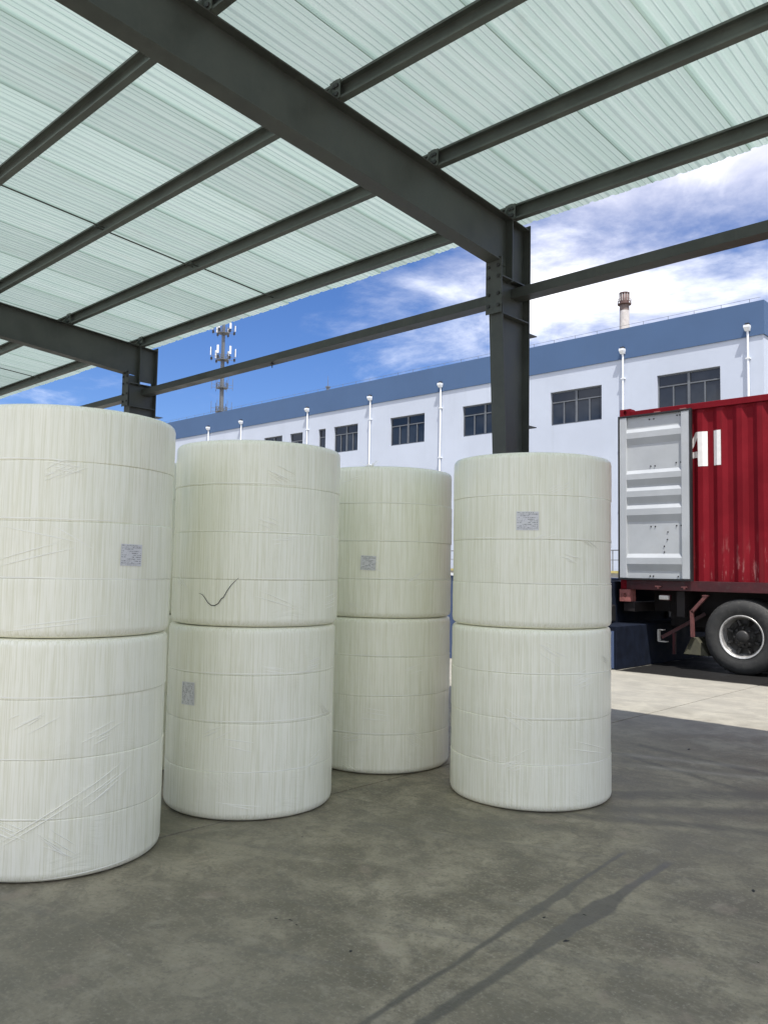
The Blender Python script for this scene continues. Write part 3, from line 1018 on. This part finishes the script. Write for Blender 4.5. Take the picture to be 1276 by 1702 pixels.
sp = wall(YS, 1, 'side_wall')
wall(YF, -1, 'side_wall')
for ya, yb in ((YS, YS + 0.06), (YF - 0.06, YF)):
    MB().box(X0 + 0.179, XE - 0.179, ya + 0.006, yb, 3.812, 3.905).build('top_rail', 'red', cn, KO, bevel=0.006)
    MB().box(X0 + 0.10, XE - 0.10, ya + 0.004, yb, 1.14, 1.288).build('bottom_rail', 'dkred', cn, KO, bevel=0.006)
    for xa in (X0, XE - 0.10):
        MB().box(xa + 0.004, xa + 0.10, ya + 0.005, yb + 0.03, 1.145, 3.815).build('corner_post', 'red', cn, KO, bevel=0.006)
MB().box(X0 + 0.05, XE - 0.05, YS + 0.062, YF - 0.062, 3.86, 3.88).build('roof', 'red', cn, KO)
MB().box(X0 + 0.05, XE - 0.05, YS + 0.062, YF - 0.062, 1.16, 1.29).build('floor', 'dkred', cn, KO)
MB().box(XE - 0.05, XE - 0.01, YS + 0.1, YF - 0.1, 1.15, 3.81).build('front_wall', 'red', cn, KO)
MB().box(X0 + 0.01, X0 + 0.08, YS + 0.17, YF - 0.17, 3.80, 3.93).build('door_header', 'red', cn, KO)


def casting(xa, xb, ya, yb, za, zb_, mat, side):
    c2 = MB()
    xm, zm = (xa + xb) / 2, (za + zb_) / 2
    n = 12
    hole = [(xm + 0.028 * math.cos(2 * math.pi * k_ / n), zm + 0.038 * math.sin(2 * math.pi * k_ / n)) for k_ in range(n)]
    y = ya if side < 0 else yb
    yi = y - side * 0.03
    outer = []
    for hx, hz in hole:
        ddx, ddz = hx - xm, hz - zm
        s_ = min(((xb - xa) / 2) / max(abs(ddx), 1e-6), ((zb_ - za) / 2) / max(abs(ddz), 1e-6))
        outer.append((xm + ddx * s_, zm + ddz * s_))
    vs = [(a, y, b2) for a, b2 in outer] + [(a, y, b2) for a, b2 in hole] + [(a, yi, b2) for a, b2 in hole]
    fs = [(k_, (k_ + 1) % n, n + (k_ + 1) % n, n + k_) for k_ in range(n)] + [(n + k_, n + (k_ + 1) % n, 2 * n + (k_ + 1) % n, 2 * n + k_) for k_ in range(n)]
    c2.add(vs, fs)
    c2.add([(a, yi, b2) for a, b2 in hole], [tuple(range(n))])
    # corners of the face that the ring leaves open are closed by the body just behind
    c2.box(xa, xb, min(y - side * 0.002, yb - 0.0) if side > 0 else y + 0.002, yb if side < 0 else ya, za, zb_) if False else None
    for sx in (xa, xb):
        c2.add([(sx, ya, za), (sx, yb, za), (sx, yb, zb_), (sx, ya, zb_)], [(0, 1, 2, 3)])
    for sz in (za, zb_):
        c2.add([(xa, ya, sz), (xb, ya, sz), (xb, yb, sz), (xa, yb, sz)], [(0, 1, 2, 3)])
    yo = yb if side < 0 else ya
    c2.add([(xa, yo, za), (xb, yo, za), (xb, yo, zb_), (xa, yo, zb_)], [(0, 1, 2, 3)])
    # four corner triangles
    for sx in (0, 1):
        for sz in (0, 1):
            cxx, czz = (xa, xb)[sx], (za, zb_)[sz]
            near = sorted(outer, key=lambda p_: (p_[0] - cxx) ** 2 + (p_[1] - czz) ** 2)[:2]
            c2.add([(cxx, y, czz)] + [(a, y, b2) for a, b2 in near], [(0, 1, 2)])
    return c2.build('corner_casting', mat, cn, KO)


for xa in (X0, XE - 0.178):
    for side, ya in ((-1, YS - 0.004), (1, YF - 0.158)):
        casting(xa, xa + 0.178, ya, ya + 0.162, 3.828, 3.947, 'red', side)
        casting(xa, xa + 0.178, ya - (0.02 if side < 0 else 0), ya + 0.162, 0.955, 1.138, 'pink', side)

# white letters on the side: slices that follow the corrugation
def letter(name, zspans, xa, xb):
    q = MB()
    n = 60
    for k_ in range(n):
        x0_, x1_ = xa + (xb - xa) * k_ / n, xa + (xb - xa) * (k_ + 1) / n
        for za, zb_ in zip(zspans(x0_), zspans(x1_)):
            if za[1] - za[0] < 1e-4 and zb_[1] - zb_[0] < 1e-4:
                continue
            y0_, y1_ = YS + 0.0205 + corr(x0_), YS + 0.0205 + corr(x1_)
            q.add([(x0_, y0_, za[0]), (x1_, y1_, zb_[0]), (x1_, y1_, zb_[1]), (x0_, y0_, za[1])], [(0, 1, 2, 3)])
    return q.build(name, 'letter', sp, KO)


LZ0, LZ1 = 2.965, 3.475
AX0, AX1 = -5.12, -4.690


def a_spans(x_):
    # upright right leg, slanted left leg, cross bar
    leg0 = AX1 - 0.135
    if x_ >= leg0:
        return [(LZ0, LZ1), (LZ0, LZ0)]
    t_ = (x_ - AX0) / (leg0 - AX0)
    top = LZ0 + (LZ1 - LZ0) * min(1.0, 0.12 + 1.0 * t_)
    bot = LZ0 + (LZ1 - LZ0) * max(0.0, -0.18 + 1.02 * t_)
    bar0, bar1 = LZ0 + 0.13, LZ0 + 0.22
    if bot <= bar1:
        return [(max(LZ0, min(bot, bar0)), top), (LZ0, LZ0)]
    return [(bot, top), (bar0, bar1)]


letter('letter_a', a_spans, AX0, AX1)
letter('letter_i', lambda x_: [(LZ0, LZ1)], -4.598, -4.488)

# open door lying against the side
DX0, DX1, DZ0, DZ1 = X0 + 0.035, -4.905, 1.315, 3.795
DYF = YS - 0.085                # visible face (inside of the door)
dr = MB()
prof = []                       # (t from the top, depth towards the viewer)
ridges = [(0.075, 0.175), (0.335, 0.430), (0.440, 0.540), (0.550, 0.655), (0.850, 0.955)]
pts = [(0.0, 0.0)]
for a, b_ in ridges:
    w_ = b_ - a
    pts += [(a, 0.0), (a + w_ * 0.24, 0.034), (a + w_ * 0.60, 0.034), (b_, 0.0)]
pts.append((1.0, 0.0))
xa, xb = DX0 + 0.115, DX1 - 0.125
vs, fs = [], []
for t_, dd_ in pts:
    z_ = DZ1 - (DZ1 - DZ0) * t_
    vs += [(xa, DYF + 0.036 - dd_, z_), (xb, DYF + 0.036 - dd_, z_)]
for k_ in range(len(pts) - 1):
    fs.append((2 * k_, 2 * k_ + 2, 2 * k_ + 3, 2 * k_ + 1))
dr.add(vs, fs)
for k_ in range(0, len(ridges)):   # closed ridge ends
    i0 = 1 + 4 * k_
    for s_ in (0, 1):
        dr.add([vs[2 * (i0 + m_) + s_] for m_ in range(4)], [(0, 1, 2, 3)])
door = dr.build('door', 'door', cn, KO)
for a, b_ in ((DX0, xa), (xb, DX1)):
    MB().box(a, b_, DYF, DYF + 0.05, DZ0, DZ1).build('door_stile', 'door', door, KO, bevel=0.006)
MB().box(DX0 + 0.002, DX1 - 0.002, DYF + 0.052, DYF + 0.072, DZ0 + 0.002, DZ1 - 0.002).build('door_back', 'red', door, KO)
gk = MB()
gk.box(DX1 + 0.001, DX1 + 0.028, DYF - 0.006, DYF + 0.05, DZ0 - 0.03, DZ1 + 0.03)
gk.box(DX0 - 0.022, DX0 - 0.001, DYF - 0.006, DYF + 0.05, DZ0 - 0.03, DZ1 + 0.03)
gk.box(DX0, DX1, DYF - 0.006, DYF + 0.05, DZ1 + 0.001, DZ1 + 0.026)
gk.box(DX0, DX1, DYF - 0.006, DYF + 0.05, DZ0 - 0.026, DZ0 - 0.001)
gk.build('gasket', 'gasket', door, KO)
vm = MB().lathe([(0.0001, -0.012), (0.010, -0.010), (0.011, 0.0)], 8, axis='Y').mesh('rivet', MAT['gasket'])
W_ = xb - xa
for fx, t_ in ((0.42, .025), (0.50, .025), (0.92, .02), (0.97, .02), (0.44, 0.315), (0.52, 0.315), (0.90, 0.305), (0.98, 0.305),
               (0.44, 0.685), (0.52, 0.685), (0.90, 0.683), (0.98, 0.683), (0.745, 0.72), (0.735, 0.765), (0.68, 0.805), (0.68, 0.84),
               (0.42, .985), (0.48, .985), (0.92, .985)):
    link('rivet', vm, door, (xa + W_ * fx - KO[0], DYF + 0.036 - KO[1], DZ1 - (DZ1 - DZ0) * t_ - KO[2]))
# lashing brackets on the rails
for xx in (X0 + 0.62, X0 + 1.02):
    for zz in (3.83, 1.19):
        MB().box(xx - 0.045, xx + 0.045, YS - 0.028, YS + 0.003, zz, zz + 0.018).box(xx - 0.012, xx + 0.012, YS - 0.022, YS + 0.003, zz - 0.025, zz - 0.001).build('door_hinge', 'pink', cn, KO)

# trailer
TO = (-4.2, 12.9, 0)
tl = thing('semi_trailer', TO, 'dark red trailer chassis with black tyres carrying the red container', 'trailer')
for yy in (12.35, 13.30):
    MB().box(-5.55, 6.0, yy, yy + 0.14, 0.58, 1.135).build('main_beam', 'chassis', tl, TO, bevel=0.008)
for xx in (-5.2, -3.6, -1.0, 2.0, 5.0):
    MB().box(xx, xx + 0.12, YS + 0.12, 12.348, 0.76, 1.13).build('outrigger', 'chassis', tl, TO)
    MB().box(xx, xx + 0.12, 13.442, YF - 0.12, 0.76, 1.13).build('outrigger', 'chassis', tl, TO)
MB().box(-6.0, -5.82, YS + 0.02, YF - 0.02, 0.80, 0.945).build('rear_bolster', 'chassis', tl, TO, bevel=0.01)
for yy in (12.35, 13.30):
    MB().box(-5.818, -5.552, yy, yy + 0.14, 0.80, 1.13).build('tail_beam', 'chassis', tl, TO)
MB().box(-5.44, -5.29, YS + 0.03, YS + 0.09, 1.00, 1.065).build('side_lamp', 'lamp', tl, TO, bevel=0.012)
MB().box(-5.44, -5.29, YS + 0.091, YS + 0.14, 0.99, 1.075).build('lamp_bracket', 'dkred', tl, TO)
# rear guard: angled arm and small lamp bracket
ug = MB()
ug.bar((-5.52, YS + 0.30, 0.42), (-4.95, YS + 0.55, 0.80), 0.05, 0.05)
ug.bar((-5.34, YS + 0.34, 0.50), (-5.34, YS + 0.34, 0.18), 0.04, 0.04)
ug.build('underrun_arm', 'dkred', tl, TO)
MB().box(-5.56, -5.545, YS + 0.24, YS + 0.32, 0.36, 0.54).box(-5.544, -5.42, YS + 0.24, YS + 0.32, 0.355, 0.37).box(-5.544, -5.47, YS + 0.24, YS + 0.32, 0.53, 0.545).build('lamp_hook', 'lamp', tl, TO)
mg = MB()
mg.bar((-4.72, YS + 0.03, 1.08), (-4.935, YS + 0.03, 0.84), 0.05, 0.045)
mg.bar((-4.935, YS + 0.03, 0.86), (-4.925, YS + 0.03, 0.48), 0.05, 0.045)
mg.box(-4.775, -4.69, YS + 0.0, YS + 0.06, 1.075, 1.09)
mg.build('mudguard_bracket', 'bracket', tl, TO)
mf = MB()
mf.hexa([(-5.07, YS + 0.03, 0.22), (-4.72, YS + 0.10, 0.21), (-5.07, YS + 0.60, 0.22), (-4.72, YS + 0.60, 0.21),
         (-4.95, YS + 0.03, 0.47), (-4.90, YS + 0.10, 0.47), (-4.95, YS + 0.60, 0.47), (-4.90, YS + 0.60, 0.47)])
mf.build('mud_flap', 'flap', tl, TO, bevel=0.01)
MB().box(-5.3, -5.0, 12.5, 13.28, 0.50, 0.79).build('air_tank', 'chassis', tl, TO, bevel=0.05)

TR = 0.525


def wheel(x_, y_):
    """outer face towards -y at y_"""
    ctr = (x_, y_, TR)
    ty = MB()
    ty.lathe([(0.292, 0.055), (0.300, 0.028), (0.345, 0.008), (0.420, 0.0), (0.480, 0.012), (0.505, 0.034), (0.518, 0.050), (0.525, 0.075),
              (0.525, 0.110), (0.512, 0.112), (0.512, 0.122), (0.525, 0.124), (0.525, 0.160), (0.512, 0.162), (0.512, 0.172), (0.525, 0.174), (0.525, 0.215), (0.505, 0.25), (0.43, 0.285), (0.30, 0.27)], 72, axis='Y', centre=ctr)
    # shoulder lugs and sidewall rib
    for k_ in range(48):
        a_ = 2 * math.pi * k_ / 48
        a2 = a_ + 0.075
        pts_ = []
        for aa in (a_, a2):
            for rr, yy in ((0.500, 0.030), (0.527, 0.072)):
                pts_.append((ctr[0] + rr * math.cos(aa), ctr[1] + yy - 0.004, ctr[2] + rr * math.sin(aa)))
        ty.add(pts_, [(0, 1, 3, 2)])
    ty.lathe([(0.318, 0.017), (0.324, 0.012), (0.330, 0.012)], 72, axis='Y', centre=ctr)
    t_o = ty.build('wheel', 'tyre', tl, TO)
    rm = MB()
    rm.lathe([(0.302, 0.030), (0.306, 0.016), (0.298, 0.012), (0.282, 0.020), (0.272, 0.045), (0.266, 0.12), (0.250, 0.15), (0.246, 0.17)], 72, axis='Y', centre=ctr)
    rm.build('rim', 'rim', t_o, TO)
    hb = MB()
    hb.lathe([(0.246, 0.17), (0.20, 0.175), (0.155, 0.15), (0.15, 0.125), (0.095, 0.12), (0.09, 0.05), (0.075, 0.035), (0.0001, 0.033)], 40, axis='Y', centre=ctr)
    for k_ in range(8):
        a_ = 2 * math.pi * k_ / 8
        hb.lathe([(0.0001, 0.085), (0.018, 0.085), (0.018, 0.125)], 6, axis='Y', centre=(ctr[0] + 0.122 * math.cos(a_), ctr[1], ctr[2] + 0.122 * math.sin(a_)), smooth=False)
        hb.bar((ctr[0] + 0.17 * math.cos(a_ + .39), ctr[1] + 0.15, ctr[2] + 0.17 * math.sin(a_ + .39)), (ctr[0] + 0.245 * math.cos(a_ + .39), ctr[1] + 0.13, ctr[2] + 0.245 * math.sin(a_ + .39)), 0.07, 0.03)
    hb.build('hub', 'hub', t_o, TO)


for x_ in (-4.235, -2.925):
    wheel(x_, YS - 0.005)
    inner = MB().lathe([(0.30, 0.33), (0.42, 0.30), (0.50, 0.32), (0.525, 0.36), (0.525, 0.54), (0.50, 0.58), (0.30, 0.57)], 48, axis='Y', centre=(x_, YS, TR))
    inner.build('wheel', 'tyre', tl, TO)
    MB().tube((x_, YS + 0.3, TR), (x_, YF - 0.3, TR), 0.07, n=16).build('axle', 'hub', tl, TO)
    far = MB().lathe([(0.30, 1.85), (0.50, 1.87), (0.525, 1.92), (0.525, 2.38), (0.50, 2.43), (0.0001, 2.40)], 48, axis='Y', centre=(x_, YS, TR))
    far.build('wheel', 'tyre', tl, TO)
for ya in (12.30, 13.442):
    MB().box(-3.9, -2.6, ya, ya + 0.048, 0.45, 0.72).build('leaf_spring', 'hub', tl, TO)
for yy in (12.2, 13.5):
    MB().box(3.2, 3.34, yy, yy + 0.14, 0.05, 0.95).box(3.1, 3.44, yy - 0.05, yy + 0.19, 0.0, 0.05).build('landing_leg', 'dkred', tl, TO)

# ------------------------------------------------------------------ wrapped rolls
RR, RH = 0.495, 1.038


def slice_mesh(R_, z0, z1, first, last, seed, tilt):
    rnd = random.Random(seed)
    ph = [rnd.uniform(0, 6.28) for _ in range(4)]

    def wob(th, z):
        return 0.0022 * math.sin(2 * th + ph[0]) + 0.0014 * math.sin(5 * th + ph[1]) + 0.0004 * math.sin(11 * th + ph[2] + 6 * z)
    pr = []
    if first:
        pr += [(0.05, z0 + 0.004), (R_ - 0.10, z0 + 0.001), (R_ - 0.030, z0), (R_ - 0.014, z0 + 0.006), (R_ - 0.005, z0 + 0.016), (R_, z0 + 0.036)]
    else:
        pr += [(R_ - 0.030, z0 + 0.0002), (R_ - 0.0016, z0 + 0.0003), (R_ - 0.0003, z0 + 0.0016), (R_, z0 + 0.006)]
    for k_ in range(1, 6):
        pr.append((R_ + 0.0006 * math.sin(k_ * 1.9 + ph[3]), z0 + (z1 - z0) * k_ / 6))
    if last:
        pr += [(R_, z1 - 0.030), (R_ - 0.004, z1 - 0.012), (R_ - 0.012, z1 - 0.0035), (R_ - 0.026, z1), (R_ - 0.12, z1 - 0.001), (0.05, z1 - 0.004), (0.05, z1 - 0.10)]
    else:
        pr += [(R_, z1 - 0.006), (R_ - 0.0003, z1 - 0.0016), (R_ - 0.0016, z1 - 0.0003), (R_ - 0.030, z1 - 0.0002)]
    q = MB()
    q.lathe(pr, 128, wob=wob)
    me = q.mesh('roll_slice', MAT['roll'])
    if not (first or last) or True:
        # slightly uneven wrapping: the joint line between two slices waves up and down
        for v_ in me.vertices:
            th = math.atan2(v_.co.y, v_.co.x)
            t_ = (v_.co.z - z0) / (z1 - z0)
            lo = 0.0 if first else tilt[0] * math.sin(th + tilt[2])
            hi = 0.0 if last else tilt[1] * math.sin(th + tilt[3])
            v_.co.z += lo * (1 - t_) + hi * t_
    return me


def ribbon(q, R_, pts, wd, hg):
    """raised film fold along (angle, z) points on the cylinder"""
    n = len(pts)
    vs = []
    for i_, (a_, z_) in enumerate(pts):
        j0, j1 = max(i_ - 1, 0), min(i_ + 1, n - 1)
        du, dz = (pts[j1][0] - pts[j0][0]) * R_, pts[j1][1] - pts[j0][1]
        L = math.hypot(du, dz) or 1.0
        nu, nz = -dz / L, du / L
        tp = math.sin(math.pi * min(max(i_ / (n - 1), 0.04), 0.96)) ** 0.5
        for s_, hh in ((-1, 0.0002), (0, hg * tp), (1, 0.0002)):
            aa = a_ + nu * s_ * wd * tp / R_
            zz = z_ + nz * s_ * wd * tp
            rr = R_ + hh
            vs.append((rr * math.cos(aa), rr * math.sin(aa), zz))
    fs = []
    for i_ in range(n - 1):
        for s_ in (0, 1):
            fs.append((i_ * 3 + s_, i_ * 3 + s_ + 1, (i_ + 1) * 3 + s_ + 1, (i_ + 1) * 3 + s_))
    q.add(vs, fs, True)


def patch(name, parent, R_, ac, zc_, wd, hg, mat, rot=0.0, turn=False):
    n = 8
    vs, fs, uv = [], [], []
    for i_ in range(n + 1):
        for j_ in range(3):
            u, v_ = i_ / n - 0.5, j_ / 2 - 0.5
            du, dz = u * wd, v_ * hg
            du, dz = du * math.cos(rot) - dz * math.sin(rot), du * math.sin(rot) + dz * math.cos(rot)
            a_ = ac + du / R_
            rr = R_ + 0.0035 + (0.002 if abs(u) > 0.49 else 0.0)
            vs.append((rr * math.cos(a_), rr * math.sin(a_), zc_ + dz))
            uv.append((u + 0.5, v_ + 0.5) if not turn else (v_ + 0.5, 0.5 - u))
    for i_ in range(n):
        for j_ in range(2):
            fs.append((i_ * 3 + j_, (i_ + 1) * 3 + j_, (i_ + 1) * 3 + j_ + 1, i_ * 3 + j_ + 1))
    me = bpy.data.meshes.new(name)
    me.from_pydata(vs, [], fs)
    ul = me.uv_layers.new(name='UVMap')
    for lp in me.loops:
        ul.data[lp.index].uv = uv[lp.vertex_index]
    me.materials.append(MAT[mat])
    return link(name, me, parent)


def arc(a0, a1, z0, z1, n=24, wave=0.0, ph=0.0):
    return [(R(a0 + (a1 - a0) * i_ / n), z0 + (z1 - z0) * i_ / n + wave * math.sin(ph + i_ * 0.8)) for i_ in range(n + 1)]


def fibre_roll(x_, y_, z_, label, seed, rad=RR, hgt=RH, view=-45.0, extra=()):
    rnd = random.Random(seed)
    t_ = thing('wrapped_roll', (x_, y_, z_), label, 'roll', 'white wrapped rolls stacked in pairs')
    t_.rotation_euler = (0, 0, 0)
    zs = [0, 0.2595, 0.5195, 0.7795, hgt]
    zs = [q_ * hgt / 1.038 if 0 < k_ < 4 else q_ for k_, q_ in enumerate(zs)]
    tl_ = [(rnd.uniform(-0.006, 0.006), rnd.uniform(0, 6.28)) for _ in range(5)]
    rads = []
    for k_ in range(4):
        dr_ = rnd.uniform(-0.0022, 0.0022)
        rads.append(rad + dr_)
        me = slice_mesh(rad + dr_, zs[k_], zs[k_ + 1], k_ == 0, k_ == 3, seed * 10 + k_,
                        (tl_[k_][0], tl_[k_ + 1][0], tl_[k_][1], tl_[k_ + 1][1]))
        link('roll_slice', me, t_)
    MB().lathe([(0.0495, 0.02), (0.0495, hgt - 0.002), (0.043, hgt - 0.002), (0.043, 0.02)], 32).build('core_tube', 'core', t_)
    q = MB()
    # film edges running round near the joints
    for k_ in (1, 2, 3):
        a0 = view + rnd.uniform(-95, -20)
        a1 = view + rnd.uniform(20, 95)
        zz = zs[k_] + rnd.uniform(0.004, 0.010)
        ribbon(q, rad + 0.0005, arc(a0, a1, zz + rnd.uniform(-.004, .004), zz + rnd.uniform(-.004, .004), 40, 0.0006, rnd.random() * 6), 0.0032, 0.0022)
    # bundles of fine diagonal wrinkles
    for b2 in range(5):
        ac, zc_ = view + rnd.uniform(-75, 75), rnd.uniform(0.07, hgt - 0.07)
        sl = rnd.choice((-1, 1)) * rnd.uniform(0.10, 0.75)
        for m_ in range(rnd.randint(4, 9)):
            ln = rnd.uniform(5, 16)
            a0 = ac + rnd.uniform(-5, 5)
            z0_ = zc_ + (m_ - 3) * rnd.uniform(0.006, 0.012)
            dz = math.radians(ln) * rad * sl * rnd.uniform(0.7, 1.2)
            z0_ = min(max(z0_, 0.045 + abs(dz)), hgt - 0.045 - abs(dz))
            ribbon(q, rad + 0.001, arc(a0, a0 + ln, z0_, z0_ + dz, 10, 0.0008, rnd.random() * 6), 0.0022, 0.0022)
    for e in extra:
        ribbon(q, rad + 0.001, arc(*e), 0.0026, 0.0024)
    tag(q.build('film_wrinkles', 'film', t_), kind='stuff')
    return t_


P1, P2, P3, P4, P5 = (-3.932, 1.839), (-3.990, 3.048), (-4.154, 4.352), (-2.923, 4.434), (-5.30, 2.80)
r1l = fibre_roll(*P1, 0.002, 'lower white wrapped roll at the left edge, nearest the camera', 11,
                 extra=[(-52, -8, 0.17, 0.40, 20), (-50, -14, 0.16, 0.345, 20), (-15, 8, 0.36, 0.475, 14), (-14, 6, 0.33, 0.43, 14), (-10, 10, 0.31, 0.42, 14), (-12, 4, 0.30, 0.38, 12), (-8, 14, 0.35, 0.45, 12), (-30, 20, 0.018, 0.034, 14)])
r1u = fibre_roll(P1[0] + 0.006, P1[1] + 0.004, RH + 0.006, 'upper white wrapped roll at the left edge with a printed label', 12,
                 extra=[(-60, -18, 0.49, 0.42, 18), (-60, -30, 0.34, 0.42, 14), (-60, -22, 0.31, 0.40, 14), (-34, -14, 0.50, 0.40, 12), (-50, -5, 0.05, 0.10, 16), (-55, -15, 0.03, 0.07, 16)])
r2l = fibre_roll(*P2, 0.002, 'lower white wrapped roll with a small label at its left, second stack from the left', 13,
                 extra=[(-55, -35, 0.44, 0.42, 12), (-52, -36, 0.40, 0.37, 12), (-58, -30, 0.10, 0.08, 12), (-50, -34, 0.09, 0.065, 12)])
r2u = fibre_roll(P2[0] + 0.012, P2[1] + 0.004, RH + 0.006, 'upper white wrapped roll marked with a black pen tick', 14,
                 extra=[(-35, -12, 0.20, 0.12, 12), (-38, -10, 0.17, 0.10, 12)])
r3l = fibre_roll(*P3, 0.002, 'lower white wrapped roll of the stack in the middle behind the others', 15, rad=0.498,
                 extra=[(-60, -40, 0.44, 0.42, 10), (-58, -38, 0.41, 0.39, 10), (-62, -40, 0.37, 0.36, 10)])
r3u = fibre_roll(P3[0] + 0.004, P3[1], RH + 0.006, 'upper white wrapped roll with a small label, middle stack behind the others', 16, rad=0.498)
r4l = fibre_roll(*P4, 0.002, 'lower white wrapped roll of the right-hand stack in front of the column', 17, rad=0.498,
                 extra=[(-25, 5, 0.40, 0.33, 12), (-30, 2, 0.36, 0.31, 12), (-100, -75, 0.285, 0.255, 12)])
r4u = fibre_roll(P4[0], P4[1] + 0.004, RH + 0.006, 'upper white wrapped roll of the right-hand stack, labelled, below the column', 18, rad=0.498)
r5l = fibre_roll(*P5, 0.002, 'lower white wrapped roll showing as a sliver between the two left stacks', 19)
r5u = fibre_roll(P5[0], P5[1], RH + 0.006, 'upper white wrapped roll showing as a sliver between the two left stacks', 20)

patch('label', r1u, RR, R(7.8), 1.417 - RH - 0.006, 0.115, 0.100, 'label', rot=R(-1))
patch('label', r2l, RR, R(-81.5), 0.665, 0.100, 0.125, 'label', rot=R(1), turn=True)
patch('label', r3u, 0.498, R(-58.5), 1.415 - RH - 0.006, 0.105, 0.098, 'label', rot=R(-2))
patch('label', r4u, 0.498, R(-59), 1.672 - RH - 0.006, 0.130, 0.110, 'label')
pk = MB()
zo = RH + 0.006
path = [(-76.5, 1.222), (-75, 1.219), (-73.4, 1.214), (-71.5, 1.198), (-69, 1.172), (-66.5, 1.158), (-64, 1.157), (-61.5, 1.170), (-59.5, 1.196), (-58, 1.205), (-56, 1.238), (-53, 1.275), (-50.5, 1.297), (-48.6, 1.311)]
fine_path = []
for (a0, z0), (a1, z1) in zip(path[:-1], path[1:]):
    for k_ in range(4):
        fine_path.append((R(a0 + (a1 - a0) * k_ / 4), z0 + (z1 - z0) * k_ / 4 - zo))
fine_path.append((R(path[-1][0]), path[-1][1] - zo))
ribbon(pk, RR + 0.0040, fine_path, 0.0024, 0.0010)
pk.build('pen_mark', 'ink', r2u)


def tuft(parent, rad, ac, z_, dz, seed):
    rnd = random.Random(seed)
    q = MB()
    for k_ in range(9):
        a0 = R(ac + rnd.uniform(-4, 4))
        p0 = Vector((rad * math.cos(a0), rad * math.sin(a0), z_))
        out = Vector((math.cos(a0), math.sin(a0), 0))
        side = Vector((-math.sin(a0), math.cos(a0), 0)) * rnd.uniform(-0.05, 0.05)
        p1 = p0 + out * rnd.uniform(0.004, 0.014) + side * 0.5 + Vector((0, 0, dz * rnd.uniform(0.3, 0.7)))
        p2 = p1 + out * rnd.uniform(0.0, 0.012) + side * 0.6 + Vector((0, 0, dz * rnd.uniform(-0.1, 0.6)))
        q.bar(p0, p1, 0.004, 0.0015)
        q.bar(p1, p2, 0.003, 0.0012)
    tag(q.build('film_tuft', 'film', parent), kind='stuff')


tuft(r3u, 0.485, -59, RH - 0.01, 0.035, 3)
tuft(r3l, 0.496, -68, 0.022, 0.03, 4)

# ------------------------------------------------------------------ grit and crumbs lying on the floor
gq = MB()
rg = random.Random(5)
spots = [(-1.72, 3.01, .012), (-1.82, 2.87, .014), (-2.15, 2.12, .012), (-2.55, 2.10, .010), (-2.50, 2.13, .012), (-2.45, 2.12, .008), (-1.33, 3.77, .022), (-2.73, 6.39, .030), (-1.65, 2.75, .016)]
spots += [(rg.uniform(-3.4, -0.6), rg.uniform(1.0, 7.0), rg.uniform(.003, .007)) for _ in range(70)]
for sx_, sy_, r_ in spots:
    n_ = 6
    st = rg.uniform(0.5, 1.0)
    a_ = rg.uniform(0, 6.28)
    ring = []
    for k_ in range(n_):
        th = 2 * math.pi * k_ / n_
        rr = r_ * rg.uniform(0.35, 0.75)
        u_, v_ = rr * math.cos(th) * 1.5, rr * math.sin(th) * st
        ring.append((sx_ + u_ * math.cos(a_) - v_ * math.sin(a_), sy_ + u_ * math.sin(a_) + v_ * math.cos(a_), 0.0005))
    gq.add(ring + [(sx_, sy_, r_ * rg.uniform(0.2, 0.45))], [(k_, (k_ + 1) % n_, n_) for k_ in range(n_)])
tag(gq.build('grit', 'black'), 'small dark grit and crumbs scattered over the concrete floor', 'grit', kind='stuff')
